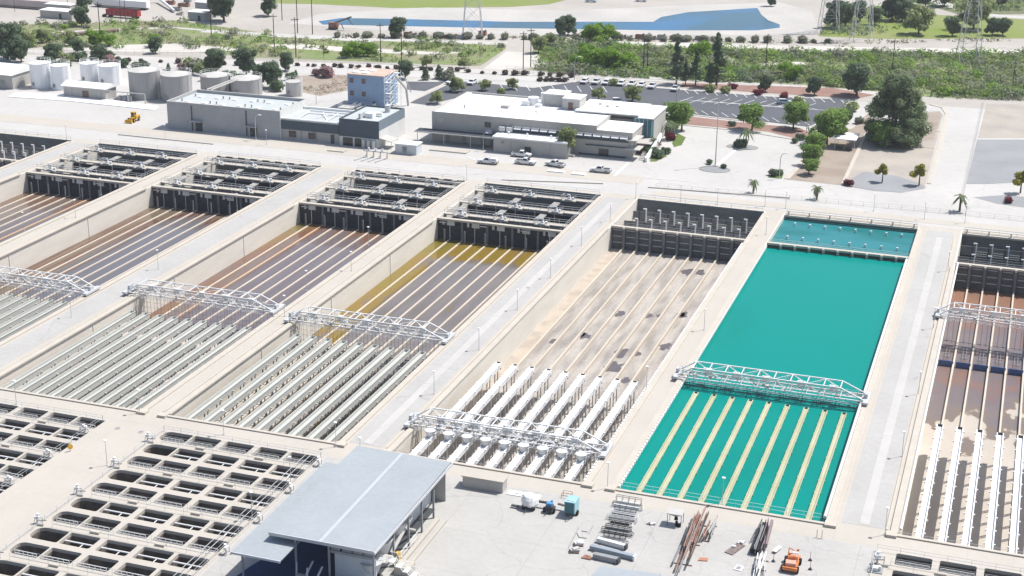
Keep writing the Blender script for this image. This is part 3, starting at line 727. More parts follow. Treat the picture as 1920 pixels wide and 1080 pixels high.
# ------------------------------------------------------------------ filter decks
def rrect(cx, cy, hx, hy, r, n=5, rl=None):
    pts = []
    for (sx, sy, a0) in ((1,1,0),(-1,1,90),(-1,-1,180),(1,-1,270)):
        rr = rl if (rl and sx < 0) else r
        rx, ry = min(rr, hx*.98), min(rr*(.95 if rl and sx < 0 else 1), hy*.98)
        for k in range(n+1):
            a = R(a0+90*k/n); pts.append((cx+sx*(hx-rx)+rx*math.cos(a), cy+sy*(hy-ry)+ry*math.sin(a)))
    return pts
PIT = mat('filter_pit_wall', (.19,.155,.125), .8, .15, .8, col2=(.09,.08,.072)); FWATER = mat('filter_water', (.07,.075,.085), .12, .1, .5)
def filter_deck(fx0, fx1, xs, ys, desc, fy0, left_round, hx=2.45):
    root = thing('filter_deck', desc, 'filter deck', (fx0, fy0, 0), 'filter decks with rows of openings')
    slab = MB(); xb = [fx0]+[(xs[i]+xs[i+1])/2 for i in range(len(xs)-1)]+[fx1]; yS = sorted(ys)
    yb = [fy0]+[(yS[i]+yS[i+1])/2 for i in range(len(yS)-1)]+[FY1]
    for j, cy in enumerate(yS):
        for i_, cx in enumerate(xs):
            X0_, X1_, Ya, Yb = xb[i_], xb[i_+1], yb[j], yb[j+1]
            hy = 1.62; hole = rrect(cx, cy, hx, hy, .34, rl=(1.25 if left_round and i_ == 0 else None)); n = len(hole); outer = []
            for (x, y) in hole:                    # matching outline on the cell border
                dx, dy = x-cx, y-cy
                k = min((X1_-cx)/dx if dx > 1e-6 else ((X0_-cx)/dx if dx < -1e-6 else 1e9), (Yb-cy)/dy if dy > 1e-6 else ((Ya-cy)/dy if dy < -1e-6 else 1e9))
                outer.append([cx+dx*k, cy+dy*k])
            cor = [(X1_,Yb),(X0_,Yb),(X0_,Ya),(X1_,Ya)]
            for c_ in cor:
                q = min(range(n), key=lambda t_: math.atan2(*( (lambda a,b_: (abs(math.sin(a-b_)), math.cos(a-b_)))(math.atan2(outer[t_][1]-cy, outer[t_][0]-cx), math.atan2(c_[1]-cy, c_[0]-cx)) ))); outer[q] = list(c_)
            slab.add([(x,y,.02) for x,y in hole]+[(x,y,.02) for x,y in outer]+[(x,y,-.5) for x,y in hole],
                     [(k,(k+1)%n,n+(k+1)%n,n+k) for k in range(n)]+[(k,2*n+k,2*n+(k+1)%n,(k+1)%n) for k in range(n)])
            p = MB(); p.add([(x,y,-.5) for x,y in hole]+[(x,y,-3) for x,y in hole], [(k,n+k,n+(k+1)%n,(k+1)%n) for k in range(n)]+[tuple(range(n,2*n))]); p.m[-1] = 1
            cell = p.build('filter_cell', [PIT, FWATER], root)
            jj = len(yS)-1-j                                        # 0 = farthest row
            if jj % 2 == 0:
                b = MB(); yy = cy-hy+.35; x_a, x_b = cx-hx+.2+(.9 if left_round and i_ == 0 else 0), cx+hx-.2
                for z in (.05, .55, 1.0): b.bar((x_a, yy, z-.6), (x_b, yy, z-.6), .045)
                for q in range(6): b.bar((x_a+(x_b-x_a)*q/5, yy, -.6), (x_a+(x_b-x_a)*q/5, yy, .4), .04)
                b.build('guard_rail', WHITE, cell)
            elif not (left_round and i_ == 0):
                b = MB(); b.bar((cx-hx+.1, cy-.1, -.35), (cx+hx-.1, cy-.1, -.35), .13, 8); b.bar((cx+.6, cy-hy, -.4), (cx+.6, cy+.0, -.4), .07, 6)
                b.build('wash_pipe', WHITE, cell)
    slab.build('deck_slab', CREAM, root)
    b = MB(); jr = [(yS[q]+yS[q+1])/2 for q in range(len(yS)-1) if (len(yS)-2-q) % 2 == 0]
    for y in jr:
        for s in (-.55, .55): rail(b, (fx0+2.5, y+s, .02), (fx1-1.5, y+s, .02), h=1.0, step=2.95, t=.022)
    rail(b, (fx0+.3, FY1-.6, .02), (fx1-.3, FY1-.6, .02), h=1.0, step=2.9, t=.025)
    xe = fx1-.4 if left_round else fx0+.4
    for e in (fx0+.35, fx1-.35): rail(b, (e, fy0, .02), (e, FY1-.6, .02), h=1.0, step=2.9, t=.025)
    if left_round:
        for q in (1.4, 2.2): b.bar((fx1-q, fy0, .9), (fx1-q, FY1-2, .9), .05)
    b.build('handrail', GALV, root)
    b = MB()
    for y in jr: b.box(fx0+8.5, fx0+10, y-.3, y+.3, .02, .35); b.box(fx0+19, fx0+20.5, y-.3, y+.3, .02, .35) if fx1-fx0 > 25 else None
    build_each(b, 'cover_box', CURB, root)
    return root
YR = [192.4]+[v for k in range(6) for v in (187.5-9.75*k, 182.95-9.75*k)]
YR = [y for y in YR if y > FY0+1.5]
XR = [-123.0, -117.8, -111.9, -106.0, -100.5]
filter_deck(FB[0][0], FB[0][1], XR, YR, 'cream filter deck with dark rounded openings, right of the cream walkway', FY0, True)
filter_deck(FB[1][0], FB[1][1], [-162.6,-156.4,-150.5,-144.7,-139.4], YR, 'cream filter deck with dark rounded openings, at the lower left corner', FY0, False)
filter_deck(FB[2][0], FB[2][1], [-6.9,-1.0,4.9,10.8], [192.4, 187.5, 182.9], 'filter deck just cut by the bottom edge below the right basin', 176.0, False)
def mk_valve():
    t = thing('valve_actuator', 'x', 'valve')
    b = MB(); b.cone(0,0,0,.9,.16,.14,10); b.cone(0,0,0,.1,.4,.4,10); b.build('stem', PALE, t)
    b = MB(); b.cbox(0,0,.9,.75,.5,.5,.4); b.cone(.1,.25,1.3,1.75,.22,.26,10); b.build('actuator_head', WHITE, t)
    b = MB(); b.bar((.35,0,1.1),(.9,.3,1.1),.1,8); b.bar((.9,.3,1.1),(.9,.3,0),.07,8); b.bar((-.5,-.5,0),(-.2,-.2,.9),.06); b.build('conduit', GALV, t)
    b = MB(); b.bar((.5,-.6,.25),(1.6,-.5,.25),.16,8); b.bar((-.5,.9,.1),(.9,1.3,.1),.1,6); b.build('pipe', PALE, t)
    return t
VA = Proto(mk_valve)
def row_put(P, pts, desc, group, rz=0, sc=1.0, jit=0, cyc=0, end='from the left'):
    rg = random.Random(len(desc)); n = 0
    for q in pts:
        l_ = desc if len(pts) == 1 else '%s, %s %s' % (desc, ORD[min(n, len(ORD)-1)], end)
        P.put((q[0], q[1], q[2] if len(q) > 2 else 0), rz+rg.uniform(-jit, jit), l_, group, (q[3] if len(q) > 3 else 1)*sc if not isinstance(sc, tuple) else sc); n += 1
row_put(VA, [(-126.4, y+2.2, .02) for y in (187.5,177.8,168,158.3,148.5)], 'white valve actuator on the right side of the cream walkway', 'valve actuators by the filter decks', 0, .85, end='from the far end')
row_put(VA, [(-137.6, y+1.5, .02) for y in (187.5,177.8,168,158.3,148.5)], 'white valve actuator on the left side of the cream walkway', 'valve actuators by the filter decks', 3.1, .85, end='from the far end')
row_put(VA, [(-96.7, y+1.0, .02) for y in (190,180.5,170.6,160.9,151)], 'white valve actuator beside the blue-grey shed roof', 'valve actuators by the filter decks', 1.2, .85, end='from the far end')
row_put(VA, [(-11.6, 190.2, .02)], 'white valve actuator at the bottom right corner by the yard edge', 'valve actuators by the filter decks')

# ------------------------------------------------------------------ buildings
def part(root, name, m, f, smooth=False):
    b = MB(); f(b); return b.build(name, m, root, smooth)
def window(root, x0, x1, z0, z1, y, frame=BROWN, pane=GLASS, d=.08, nx=2, nz=2, axis='y'):
    b = MB()
    def bx(a, c, u, v, s, e):
        if axis == 'y': b.box(a, c, y-s, y-e, u, v) if False else b.box(a, c, y-max(s,e), y-min(s,e), u, v)
        else: b.box(y+min(s,e), y+max(s,e), a, c, u, v)
    t = .1
    bx(x0, x1, z0, z0+t, d, 0.003); bx(x0, x1, z1-t, z1, d, .003); bx(x0, x0+t, z0+t, z1-t, d, .003); bx(x1-t, x1, z0+t, z1-t, d, .003)
    for k in range(1, nx): xm = x0+(x1-x0)*k/nx; bx(xm-.04, xm+.04, z0+t, z1-t, d-.01, .003)
    for k in range(1, nz): zm = z0+(z1-z0)*k/nz; bx(x0+t, x1-t, zm-.04, zm+.04, d-.02, .003)
    o = b.build('window', frame, root); b2 = MB(); b = b2
    bx(x0+t, x1-t, z0+t, z1-t, .04, .003); b2.build('pane', pane, o); return o
def shell(root, x0, x1, y0, y1, h, wm, rm, par=.35, t=.3):
    part(root, 'wall', wm, lambda b: (b.box(x0,x1,y0,y0+t,0,h), b.box(x0,x1,y1-t,y1,0,h), b.box(x0,x0+t,y0+t,y1-t,0,h), b.box(x1-t,x1,y0+t,y1-t,0,h)))
    return part(root, 'roof', rm, lambda b: b.box(x0+t,x1-t,y0+t,y1-t,h-par-.2,h-par))
def vent(root, x, y, z, s=1.0, m=GALV):
    part(root, 'roof_vent', m, lambda b: (b.cone(x,y,z,z+.5*s,.14*s,.14*s,8), b.cone(x,y,z+.5*s,z+.72*s,.28*s,.2*s,10)))
# long grey block building
t = thing('process_building', 'long grey block building with two rows of white skylights on its flat roof', 'building', (-235.2, 376, 0))
shell(t, -235.2, -198.7, 376, 393.2, 8.0, GREYW, ROOFL, .75)
part(t, 'parapet_cap', PALE, lambda b: (b.box(-235.3,-198.6,375.9,376.35,8.003,8.12), b.box(-235.3,-198.6,392.85,393.3,8.003,8.12), b.box(-235.3,-234.85,376.35,392.85,8.003,8.12), b.box(-199.05,-198.6,376.35,392.85,8.003,8.12)))
part(t, 'sunlit_side_skin', mat('pale_and_lit_block', (.62,.62,.60), .85, .05, .4), lambda b: b.box(-198.69,-198.55,376,393.2,0,7.99))  # lighter skin: sunlight on the right wall put into its colour
for r_ in range(2):
    for k in range(6):
        x, y = -231+k*5.7+r_*.4, 380.5+r_*7; part(t, 'skylight', ROOFW, lambda b: (b.cbox(x,y,7.22,1.5,1.5,.2), b.cbox(x,y,7.42,1.2,1.2,.12)))
        vent(t, x-1.9+k%2*3.6, y+.3, 7.22, 1.1, GREY)
for x in (-226.0, -208.3):
    d = part(t, 'door', DGREY, lambda b: b.box(x, x+2.2, 375.9, 375.99, 0, 2.6)); part(d, 'handle', GALV, lambda b: b.box(x+.3,x+.4,375.82,375.9,1,1.2))
    part(t, 'door_canopy', GREYW, lambda b: b.box(x-1.3,x+2.4,374.6,375.98,2.9,3.15))
    part(t, 'downpipe', DGREY, lambda b: b.box(x-1.2,x-.95,375.8,375.98,.1,7.4))
    part(t, 'wall_lamp', PALE, lambda b: b.box(x-3.2,x-2.7,375.7,375.98,2.2,2.6))
# low slate building
t = thing('low_building', 'low slate and beige building with white roof between two taller grey ones', 'building', (-198.4, 376.6, 0))
part(t, 'wall', BEIGEW, lambda b: b.box(-198.4,-180.6,376.6,391,0,2.95))
part(t, 'upper_wall', SLATEW, lambda b: b.box(-198.5,-180.55,376.4,391.1,2.955,5.6))
part(t, 'roof', ROOFL, lambda b: b.box(-198.6,-180.5,376.3,391.2,5.605,5.75))
part(t, 'roof_edge', ROOFW, lambda b: (b.bar((-198.5,376.6,6.0),(-180.6,376.6,6.0),.28,8), b.bar((-194,386,6.6),(-180.6,386,6.6),.3,8), b.box(-198.5,-180.8,390.6,391.1,5.76,6.5)))
part(t, 'roof_truss', ROOFW, lambda b: (b.bar((-194,377,5.8),(-194,386,6.6),.16), b.bar((-190,380,5.8),(-186,386,6.6),.12), b.bar((-186,380,5.8),(-190,386,6.6),.12), b.bar((-185,377,5.8),(-185,386,6.6),.12)))
for x in (-196.3, -190.2): window(t, x, x+2.3, .7, 2.6, 376.6, BROWN)
part(t, 'door', SLATEW, lambda b: b.box(-183.2,-182.1,376.5,376.59,0,2.6))
for x in (-192.5, -188.4, -187.6): part(t, 'conduit', GREY, lambda b: b.box(x,x+.12,376.45,376.59,.2,2.9))
# slate square building
t = thing('square_building', 'square slate building with light grey roof, roof machinery and lean-to porch', 'building', (-180.3, 376.2, 0))
shell(t, -180.3, -168.2, 376.2, 394.5, 7.6, SLATEW, ROOFL, .45)
part(t, 'lower_wall', BEIGEW, lambda b: (b.box(-180.32,-168.3,376.12,376.19,0,2.6), b.box(-168.19,-168.1,376.15,394.5,0,4.9)) and None) if 0 else part(t, 'lower_wall', mat('pale_and_lit_block', (.6,.6,.6)), lambda b: (b.box(-180.32,-168.3,376.12,376.19,0,2.6), b.box(-168.19,-168.1,376.15,394.5,0,4.9)))
part(t, 'upper_side_wall', mat('slate_blue_side', (.17,.21,.245), .8, .05, .4), lambda b: b.box(-168.19,-168.12,376.15,394.5,4.905,7.6))
for x0_, x1_ in ((-179.2,-176.2), (-175.6,-173.6)): part(t, 'doorway', GLASS, lambda b: b.box(x0_,x1_,376.04,376.11,0,2.4))
part(t, 'wall_tank', GALV, lambda b: [b.cone(-172.6+k*1.5,375.4,.1,2.3,.5,.5,12) for k in range(3)])
part(t, 'air_handler', ROOFW, lambda b: (b.box(-174.6,-172.2,381,383.5,7.16,8.5), b.bar((-173,384,7.9),(-170.5,384,7.9),.5,10)))
part(t, 'roof_duct', GALV, lambda b: (b.cone(-171.5,390,7.16,9.1,.8,.8,14), b.box(-175.6,-175,379,382.5,7.16,8.7)))
part(t, 'porch_roof', PALE, lambda b: b.add([(-168.1,376.3,2.8),(-164.4,376.3,2.0),(-164.4,381,2.0),(-168.1,381,2.8),(-168.1,376.3,2.95),(-164.4,376.3,2.15),(-164.4,381,2.15),(-168.1,381,2.95)], [(0,3,2,1),(4,5,6,7),(0,1,5,4),(1,2,6,5),(2,3,7,6),(3,0,4,7)]))
part(t, 'porch_post', GALV, lambda b: (b.bar((-164.6,376.5,0),(-164.6,376.5,2.0),.07), b.bar((-164.6,380.8,0),(-164.6,380.8,2.0),.07)))
# pale blue tower
t = thing('blue_tower', 'tall pale blue metal building with tan roof and an outside stair', 'building', (-198.6, 421.2, 0))
bx0, bx1, by0, by1, bh = -198.6, -186.4, 421.2, 432.0, 10.1
part(t, 'wall', mat('pale_blue_wall', (.27,.37,.50), .8, wave=[(0,.6,.1,.05)]), lambda b: b.box(bx0,bx1,by0,by1,0,bh))
part(t, 'roof', TAN, lambda b: b.box(bx0-.15,bx1+.15,by0-.15,by1+.15,bh,bh+.25))
for cx, cy in ((-196.6,424),(-193.6,424),(-196.2,428.2),(-193.2,428.2)): part(t, 'roof_disc', ROOFW, lambda b: b.cone(cx,cy,bh+.253,bh+.5,1.35,1.3,20))
for x in (-197.8, -193.8):
    for z in (3.6, 7.6): window(t, x, x+1.3, z, z+1.5, by0, BROWN, mat('brown_pane', (.16,.11,.10), .4))
b = MB()
for k in range(6):
    z = k*1.7; ya, yb_ = (421.5, 428.5) if k%2 else (428.5, 421.5)
    for xx in (-185.8, -184.4):
        b.bar((xx,ya,z),(xx,yb_,z+1.7),.1); b.bar((xx,ya,z+1.05),(xx,yb_,z+2.75),.05)
    b.box(-186,-184.2,yb_-.6,yb_+.6,z+1.62,z+1.72)
for y in (421, 425, 429.2):
    for xx in (-186, -184.1): b.bar((xx,y,0),(xx,y,11),.09)
b.build('outside_stair', WHITE, t)
part(t, 'curved_duct', PALE, lambda b: (b.bar((-183.8,424,10.3),(-181.8,428,5.5),.35,10), b.bar((-181.8,428,5.5),(-181.6,429,0.1),.35,10), b.bar((-183,428,10.6),(-181,430,4),.16,8)))
part(t, 'door', SLATEW, lambda b: b.box(-190.2,-189.1,421.08,421.19,0,2.2))
for x in (-198.8, -192.6):
    q = thing('loading_cage', 'white railed platform in front of the blue tower, %s' % ('left one' if x < -195 else 'right one'), 'platform', (x, 415, 0), 'railed platforms')
    part(q, 'deck', PALE, lambda b: b.box(x, x+4.6, 414, 419, 1.0, 1.2)); part(q, 'railing', WHITE, lambda b: (rail(b,(x,414,1.2),(x+4.6,414,1.2)), rail(b,(x,414,1.2),(x,419,1.2)), rail(b,(x+4.6,414,1.2),(x+4.6,419,1.2)), rail(b,(x,419,1.2),(x+4.6,419,1.2))))
    part(q, 'support', GALV, lambda b: b.box(x+.3,x+4.3,414.3,418.7,0,1.0))
# main building
MX0, MX1 = -158.1, -109.5
t = thing('main_building', 'large beige two-storey main building with brilliant white flat roof', 'building', (MX0, 390.5, 0))
shell(t, MX0, MX1, 390.5, 419, 8.4, BEIGEW, ROOFW, .18)
part(t, 'front_wing', BEIGEW, lambda b: b.box(MX1+.003,-99.6,390.5,402.5,0,7.0))
part(t, 'front_wing_roof', ROOFW, lambda b: b.box(MX1+.003,-99.4,390.3,402.5,7.003,7.35))
part(t, 'front_wing_fascia', BEIGEW, lambda b: b.box(MX1+.003,-99.3,390.15,390.297,5.6,7.35))
part(t, 'rear_wing', BEIGEW, lambda b: b.box(MX1-10,-97.2,405.5,419.5,0,8.6))
part(t, 'rear_wing_roof', ROOFW, lambda b: (b.box(MX1-10.6,-101.6,404.6,420,8.603,8.95), b.box(-101.3,-96.9,403,420,8.403,8.7)))
part(t, 'clerestory', GLASS, lambda b: b.box(-109.3,-103.3,405.3,405.49,7.45,8.1))
part(t, 'glazed_corner', TEALD, lambda b: (b.box(-102.2,-97.3,402.8,405.49,3.2,8.3)))
part(t, 'glazing_bar', PALE, lambda b: [b.box(-102+k*1.2,-101.85+k*1.2,402.68,402.79,3.2,8.3) for k in range(4)])
part(t, 'balcony', BEIGEW, lambda b: b.box(-102,-95.6,396,402.6,2.9,3.2)); part(t, 'balcony_wall', BROWN, lambda b: b.box(-101.5,-96,397,402,0,2.88))
part(t, 'stair_flank', ROOFW, lambda b: b.add([(-95.2,388.5,0),(-94.6,388.5,0),(-94.6,405,3.0),(-95.2,405,3.0),(-95.2,388.5,1.3),(-94.6,388.5,1.3),(-94.6,405,4.4),(-95.2,405,4.4)], [(0,3,2,1),(4,5,6,7),(0,1,5,4),(1,2,6,5),(2,3,7,6),(3,0,4,7)]))
part(t, 'stair', PALE, lambda b: [b.box(-97.4,-95.25,390+k*.9,391+k*.9,0,.2+k*.2) for k in range(15)])
part(t, 'east_ledge', PALE, lambda b: (b.box(-100.8,-97.6,389.2,396,5.2,5.45), b.box(-101,-96.9,388.6,393.6,2.9,3.15)))
part(t, 'canopy', mat('dark_canopy', (.05,.06,.075), .8, .1, .4), lambda b: b.box(-161.8,-137.2,386.3,390.48,3.2,3.34))
part(t, 'canopy_edge', PALE, lambda b: b.box(-161.8,-137.2,386.1,386.297,3.12,3.4))
for x in (-161, -153, -145, -138): part(t, 'canopy_post', GALV, lambda b: b.box(x,x+.15,386.4,386.55,0,3.2))
for x in (-156.5, -146.6, -142.2): window(t, x, x+1.9, 5.2, 6.7, 390.5, PALE if x < -143 else SLATEW, PALE if x < -143 else GLASS)
for x in (-153.8, -149, -143.3, -140.5): part(t, 'ground_door', GREY, lambda b: b.box(x,x+1.2,390.4,390.49,0,2.2))
part(t, 'window_band', SLATEW, lambda b: b.box(-134,-100.4,390.38,390.49,4.4,6.2))
xk = -133.2
for k in range(13):
    x = -133.2+k*2.55
    if -121.5 < x < -116: continue
    a = part(t, 'awning', ROOFW, lambda b: b.add([(x,390.3,6.25),(x+2.1,390.3,6.25),(x+2.1,389.3,5.6),(x,389.3,5.6),(x,390.3,6.32),(x+2.1,390.3,6.32),(x+2.1,389.3,5.67),(x,389.3,5.67)], [(0,3,2,1),(4,5,6,7),(0,1,5,4),(1,2,6,5),(2,3,7,6),(3,0,4,7)]))
part(t, 'awning_rail', PALE, lambda b: b.bar((-133.6,389.2,6.4),(-100.6,389.2,6.4),.1))
part(t, 'entrance_door', GLASS, lambda b: b.box(-108.8,-106.0,390.38,390.49,0,2.1)); part(t, 'entrance_ledge', SLATEW, lambda b: b.box(-112.5,-101,389.9,390.49,2.9,3.05))
part(t, 'dark_strip', SLATEW, lambda b: b.box(-114.5,-101,390.4,390.49,.02,.5))
part(t, 'penthouse', PALE, lambda b: (b.box(-131,-124.6,410,416,8.22,11.6), b.box(-124.6,-119.4,407,413.5,8.22,11.4)))
part(t, 'penthouse_roof', ROOFW, lambda b: (b.box(-131.3,-124.7,409.8,416.2,11.603,11.8), b.box(-124.65,-119.2,406.8,413.7,11.403,11.6)))
part(t, 'penthouse_door', BROWN, lambda b: b.box(-122.8,-121.4,406.88,406.98,8.3,10.4))
for (x, y, s) in ((-151,398,1.5),(-150.4,393.6,1),(-129.8,399,1.2)): vent(t, x, y, 8.22, s)
part(t, 'hatch_frame', PALE, lambda b: (b.box(-141.5,-139.2,402,403.6,8.22,9.0), b.bar((-143.5,400,8.5),(-143.5,404.5,9.2),.06), b.bar((-136.5,400,8.5),(-136.5,404.5,9.2),.06), b.bar((-139,404.5,9.2),(-136.5,404.5,9.2),.06)))
part(t, 'cooling_unit', ROOFW, lambda b: (b.cone(-134.2,410,8.22,10.4,1.5,1.6,16), b.cone(-132.2,413.5,8.22,11.2,.9,.9,14), b.box(-137,-134.8,407.5,409.5,8.22,9.6), b.cone(-131.8,407.5,8.22,9.0,1.0,1.0,14)))
part(t, 'roof_equipment', PALE, lambda b: [b.cbox(-117+k*.9,412+((k*7)%5)*.5,8.22,.8,.7,.5+.3*(k%3)) for k in range(9)])
part(t, 'rear_parapet', PALE, lambda b: b.box(-156,-131,417.2,417.6,8.22,8.75))
part(t, 'wall_unit', GALV, lambda b: (b.box(-141.4,-139.6,389.2,390.4,3.6,4.7), b.box(-137.4,-135.8,388.8,390.4,4.9,6.0), b.box(-135.2,-133.6,388.8,390.4,4.9,6.0)))
# annex
t = thing('annex', 'low beige annex with white roof in front of the main building', 'building', (-137.3, 384.2, 0))
part(t, 'wall', BEIGEW, lambda b: b.box(-137.3,-116.2,384.3,390.1,0,4.1)); part(t, 'roof', ROOFW, lambda b: b.box(-137.6,-116.0,384.0,390.3,4.103,4.5))
part(t, 'door', DGREY, lambda b: b.box(-128.2,-126.4,384.2,384.29,0,2.3)); part(t, 'louvre', GREY, lambda b: b.box(-135,-134.2,384.2,384.29,2.6,3.3))
for x in (-132.4, -122.4, -120.9): part(t, 'wall_joint', PALE, lambda b: b.box(x,x+.12,384.2,384.29,0,4.05))
for x in (-133.8,-128.4,-121.5): vent(t, x, 387, 4.5, 1.3, WHITE)
# kiosk
t = thing('kiosk', 'small white flat-roofed kiosk with a wall unit', 'kiosk', (-161.9, 372.8, 0))
part(t, 'wall', mat('white_wall', (.55,.58,.61), .7, .03, .5), lambda b: b.box(-161.9,-155.6,372.8,376.6,0,2.7))
part(t, 'roof', ROOFW, lambda b: b.box(-162.1,-155.4,372.5,376.9,2.703,2.95)); part(t, 'wall_unit', GREY, lambda b: (b.box(-159.6,-158.5,372.5,372.79,.6,1.5), b.box(-159.7,-158.4,372.6,372.79,1.6,2.1)))
# tanks
def tank(name, x, y, r, h, m, label, group, rm, cone_=.9):
    t = thing(name, label, 'tank', (x, y, 0), group)
    part(t, 'tank_wall', m, lambda b: b.cone(x,y,0,h,r,r,36), True).data.shade_flat() if False else part(t, 'tank_wall', m, lambda b: b.cone(x,y,0,h,r,r,40))
    part(t, 'tank_roof', rm, lambda b: b.cone(x,y,h,h+cone_,r+.06,.3,40))
    b = MB(); n = 18
    for k in range(n):
        a, c = 2*math.pi*k/n, 2*math.pi*(k+1)/n
        p = (x+r*1.01*math.cos(a), y+r*1.01*math.sin(a)); q = (x+r*1.01*math.cos(c), y+r*1.01*math.sin(c))
        if m is TANKG and k in (13,14,15): continue
        for z in (.6, 1.1): b.bar((*p,h+z),(*q,h+z),.045)
        b.bar((*p,h),(*p,h+1.1),.045)
    b.build('handrail', WHITE, t)
    part(t, 'ladder', WHITE, lambda b: [b.bar((x+r+.1,y-.9,0),(x+r+.1,y-.9,h+1),.06), b.bar((x+r+.1,y-.3,0),(x+r+.1,y-.3,h+1),.06)]+[b.bar((x+r+.1,y-.9,z*.6+.3),(x+r+.1,y-.3,z*.6+.3),.04) for z in range(int(h/.6))])
    part(t, 'manhole', GREY, lambda b: b.cone(x-.2*r,y-r*.98,1.0,2.0,.45,.45,10))
TANKGR = mat('tank_grey_roof', (.52,.50,.47), .6, .05, .5)
for k, (x, y, r, h) in enumerate(((-303.4,411,3.4,8.0),(-295.8,411,3.1,7.8),(-293.6,424,3.1,6.3),(-285.6,423.5,3.6,6.3))):
    tank('white_tank', x, y, r, h, TANKW, 'tall white cylindrical tank, %s of four, left of the grey tanks' % ORD[k], 'white cylindrical tanks', ROOFW, .5)
for k, (x, y, r, h) in enumerate(((-263.7,409.8,5.0,8.8),(-252.7,410.5,4.8,8.2),(-246.6,424,4.8,5.8),(-236.5,426,5.0,5.2))):
    tank('grey_tank', x, y, r, h, TANKG, 'grey cylindrical tank with conical roof and railing, %s of four' % ORD[k], 'grey cylindrical tanks', TANKGR, 1.0)
tank('small_tank', -221.3, 429.5, 2.7, 4.6, mat('tank_cream', (.5,.48,.45), .7), 'small cream cylindrical tank behind the long grey building', 'small tanks', TANKGR, .2)
t = thing('tank_gangway', 'raised gangway with white rails linking the grey tank tops', 'gangway', (-263, 412, 8.8))
part(t, 'deck', PALE, lambda b: (b.bar((-258.5,412,8.9),(-257.4,412,8.9),.3), b.bar((-248,413,8.3),(-247,419,6.2),.4), b.bar((-241.8,424,6),(-241.3,426,5.6),.4), b.bar((-238,421,5.7),(-232,393.5,8.2),.22), b.bar((-236.6,421,5.7),(-230.6,393.5,8.2),.22)))
t = thing('pump_house', 'pale low pump house with white pitched roof in front of white tanks', 'building', (-288.4, 401.5, 0))
part(t, 'wall', BEIGEW, lambda b: b.box(-288.4,-273.0,401.5,407.5,0,3.4)); part(t, 'door', BROWN, lambda b: b.box(-281.5,-279.2,401.4,401.49,0,2.4))
part(t, 'roof', ROOFW, lambda b: b.profile([(-289,3.4),(-272.4,3.4),(-272.4,3.6),(-289,3.6)], 7.4, 7.4, 404.5) and b.add([(-289,400.9,3.603),(-272.4,400.9,3.603),(-272.4,404.5,4.7),(-289,404.5,4.7),(-289,408.2,3.603),(-272.4,408.2,3.603)], [(0,1,2,3),(3,2,5,4),(1,5,2),(0,3,4)]))
for x in (-286, -275.5): part(t, 'corner_post', PALE, lambda b: b.box(x,x+.5,401.3,401.49,0,3.3))
t = thing('tank_shed', 'pale gabled shed at the left edge beside the white tanks', 'shed', (-322, 404, 0))
part(t, 'wall', BEIGEW, lambda b: b.box(-324,-309.4,404,418,0,4.6)); part(t, 'roof', ROOFW, lambda b: b.add([(-324.4,403.6,4.6),(-309,403.6,4.6),(-309,411,6.9),(-324.4,411,6.9),(-324.4,418.4,4.6),(-309,418.4,4.6)], [(0,1,2,3),(3,2,5,4),(1,5,2),(0,3,4)]))
for x in (-322,-318,-314): part(t, 'window', GREY, lambda b: b.box(x,x+1.6,403.9,403.99,1.5,2.8))
t = thing('pipe_gantry', 'white pipe frame standing between pump house and grey tanks', 'pipe frame', (-271, 401, 0))
part(t, 'post', PALE, lambda b: [b.bar((x,400.8,0),(x,400.8,3.2),.16) for x in (-271,-264.5,-258.3)]); part(t, 'beam', PALE, lambda b: (b.bar((-272,400.8,3.2),(-258.2,400.8,3.2),.18), b.bar((-271,404,2.4),(-262,404,2.4),.14)))
part(t, 'pump', GREY, lambda b: [b.cone(x,402.5,0,1.6,.6,.5,10) for x in (-268.5,-266.6,-264.8)])
t = thing('containment_slab', 'bright white concrete slab in front of the tanks', 'slab', (-285, 396, 0))
part(t, 'slab', ROOFW, lambda b: b.prism([tuple(at(x,y)[:2]) for x,y in ((30,174),(150,180),(298,200),(288,207),(130,190),(15,182))], .004, .2))
# far buildings beyond the road
for (x, y, w_, d_, h, lab, wm, rm) in ((at(367,30).x, at(367,30).y, 9.5, 12, 5.6, 'tall grey shed with white roof at the top, left of a dark tree', GREYW, ROOFW),
        (at(353,38).x, at(353,38).y, 7.5, 7, 3.3, 'small grey hut with white roof at the far left junk yard', GREYW, ROOFW),
        (at(76,33).x, at(76,33).y, 15, 6, 3.0, 'pale portable office with white roof near the far left edge', BEIGEW, ROOFW),
        (at(86,24).x, at(86,24).y, 12, 5, 3.6, 'pale long trailer house behind the portable office at the top left', BEIGEW, ROOFW)):
    t = thing('far_shed', lab, 'shed', (x, y, 0)); part(t, 'wall', wm, lambda b: b.box(x,x+w_,y,y+d_,0,h)); part(t, 'roof', rm, lambda b: b.box(x-.3,x+w_+.3,y-.3,y+d_+.3,h+.003,h+.3))
    part(t, 'door', DGREY, lambda b: b.box(x+w_*.6,x+w_*.6+1.2,y-.1,y-.01,0,2.2))
# sun shade
q = at(1582, 284); t = thing('shade_canopy', 'small white square canopy on thin posts by the dark trees', 'canopy', (q.x, q.y, 0))
part(t, 'canopy_roof', ROOFW, lambda b: b.box(q.x-3.4,q.x+3.0,q.y+1,q.y+9.5,3.0,3.25)); part(t, 'post', GALV, lambda b: [b.bar((q.x+a,q.y+c,0),(q.x+a,q.y+c,3),.09) for a in (-2.8,2.6) for c in (1.6,8.8)])
part(t, 'bench', DGREY, lambda b: (b.box(q.x-2.5,q.x-.5,q.y+1,q.y+3.5,.45,.55), b.box(q.x+.3,q.x+2.2,q.y+1,q.y+3.5,.45,.55)))

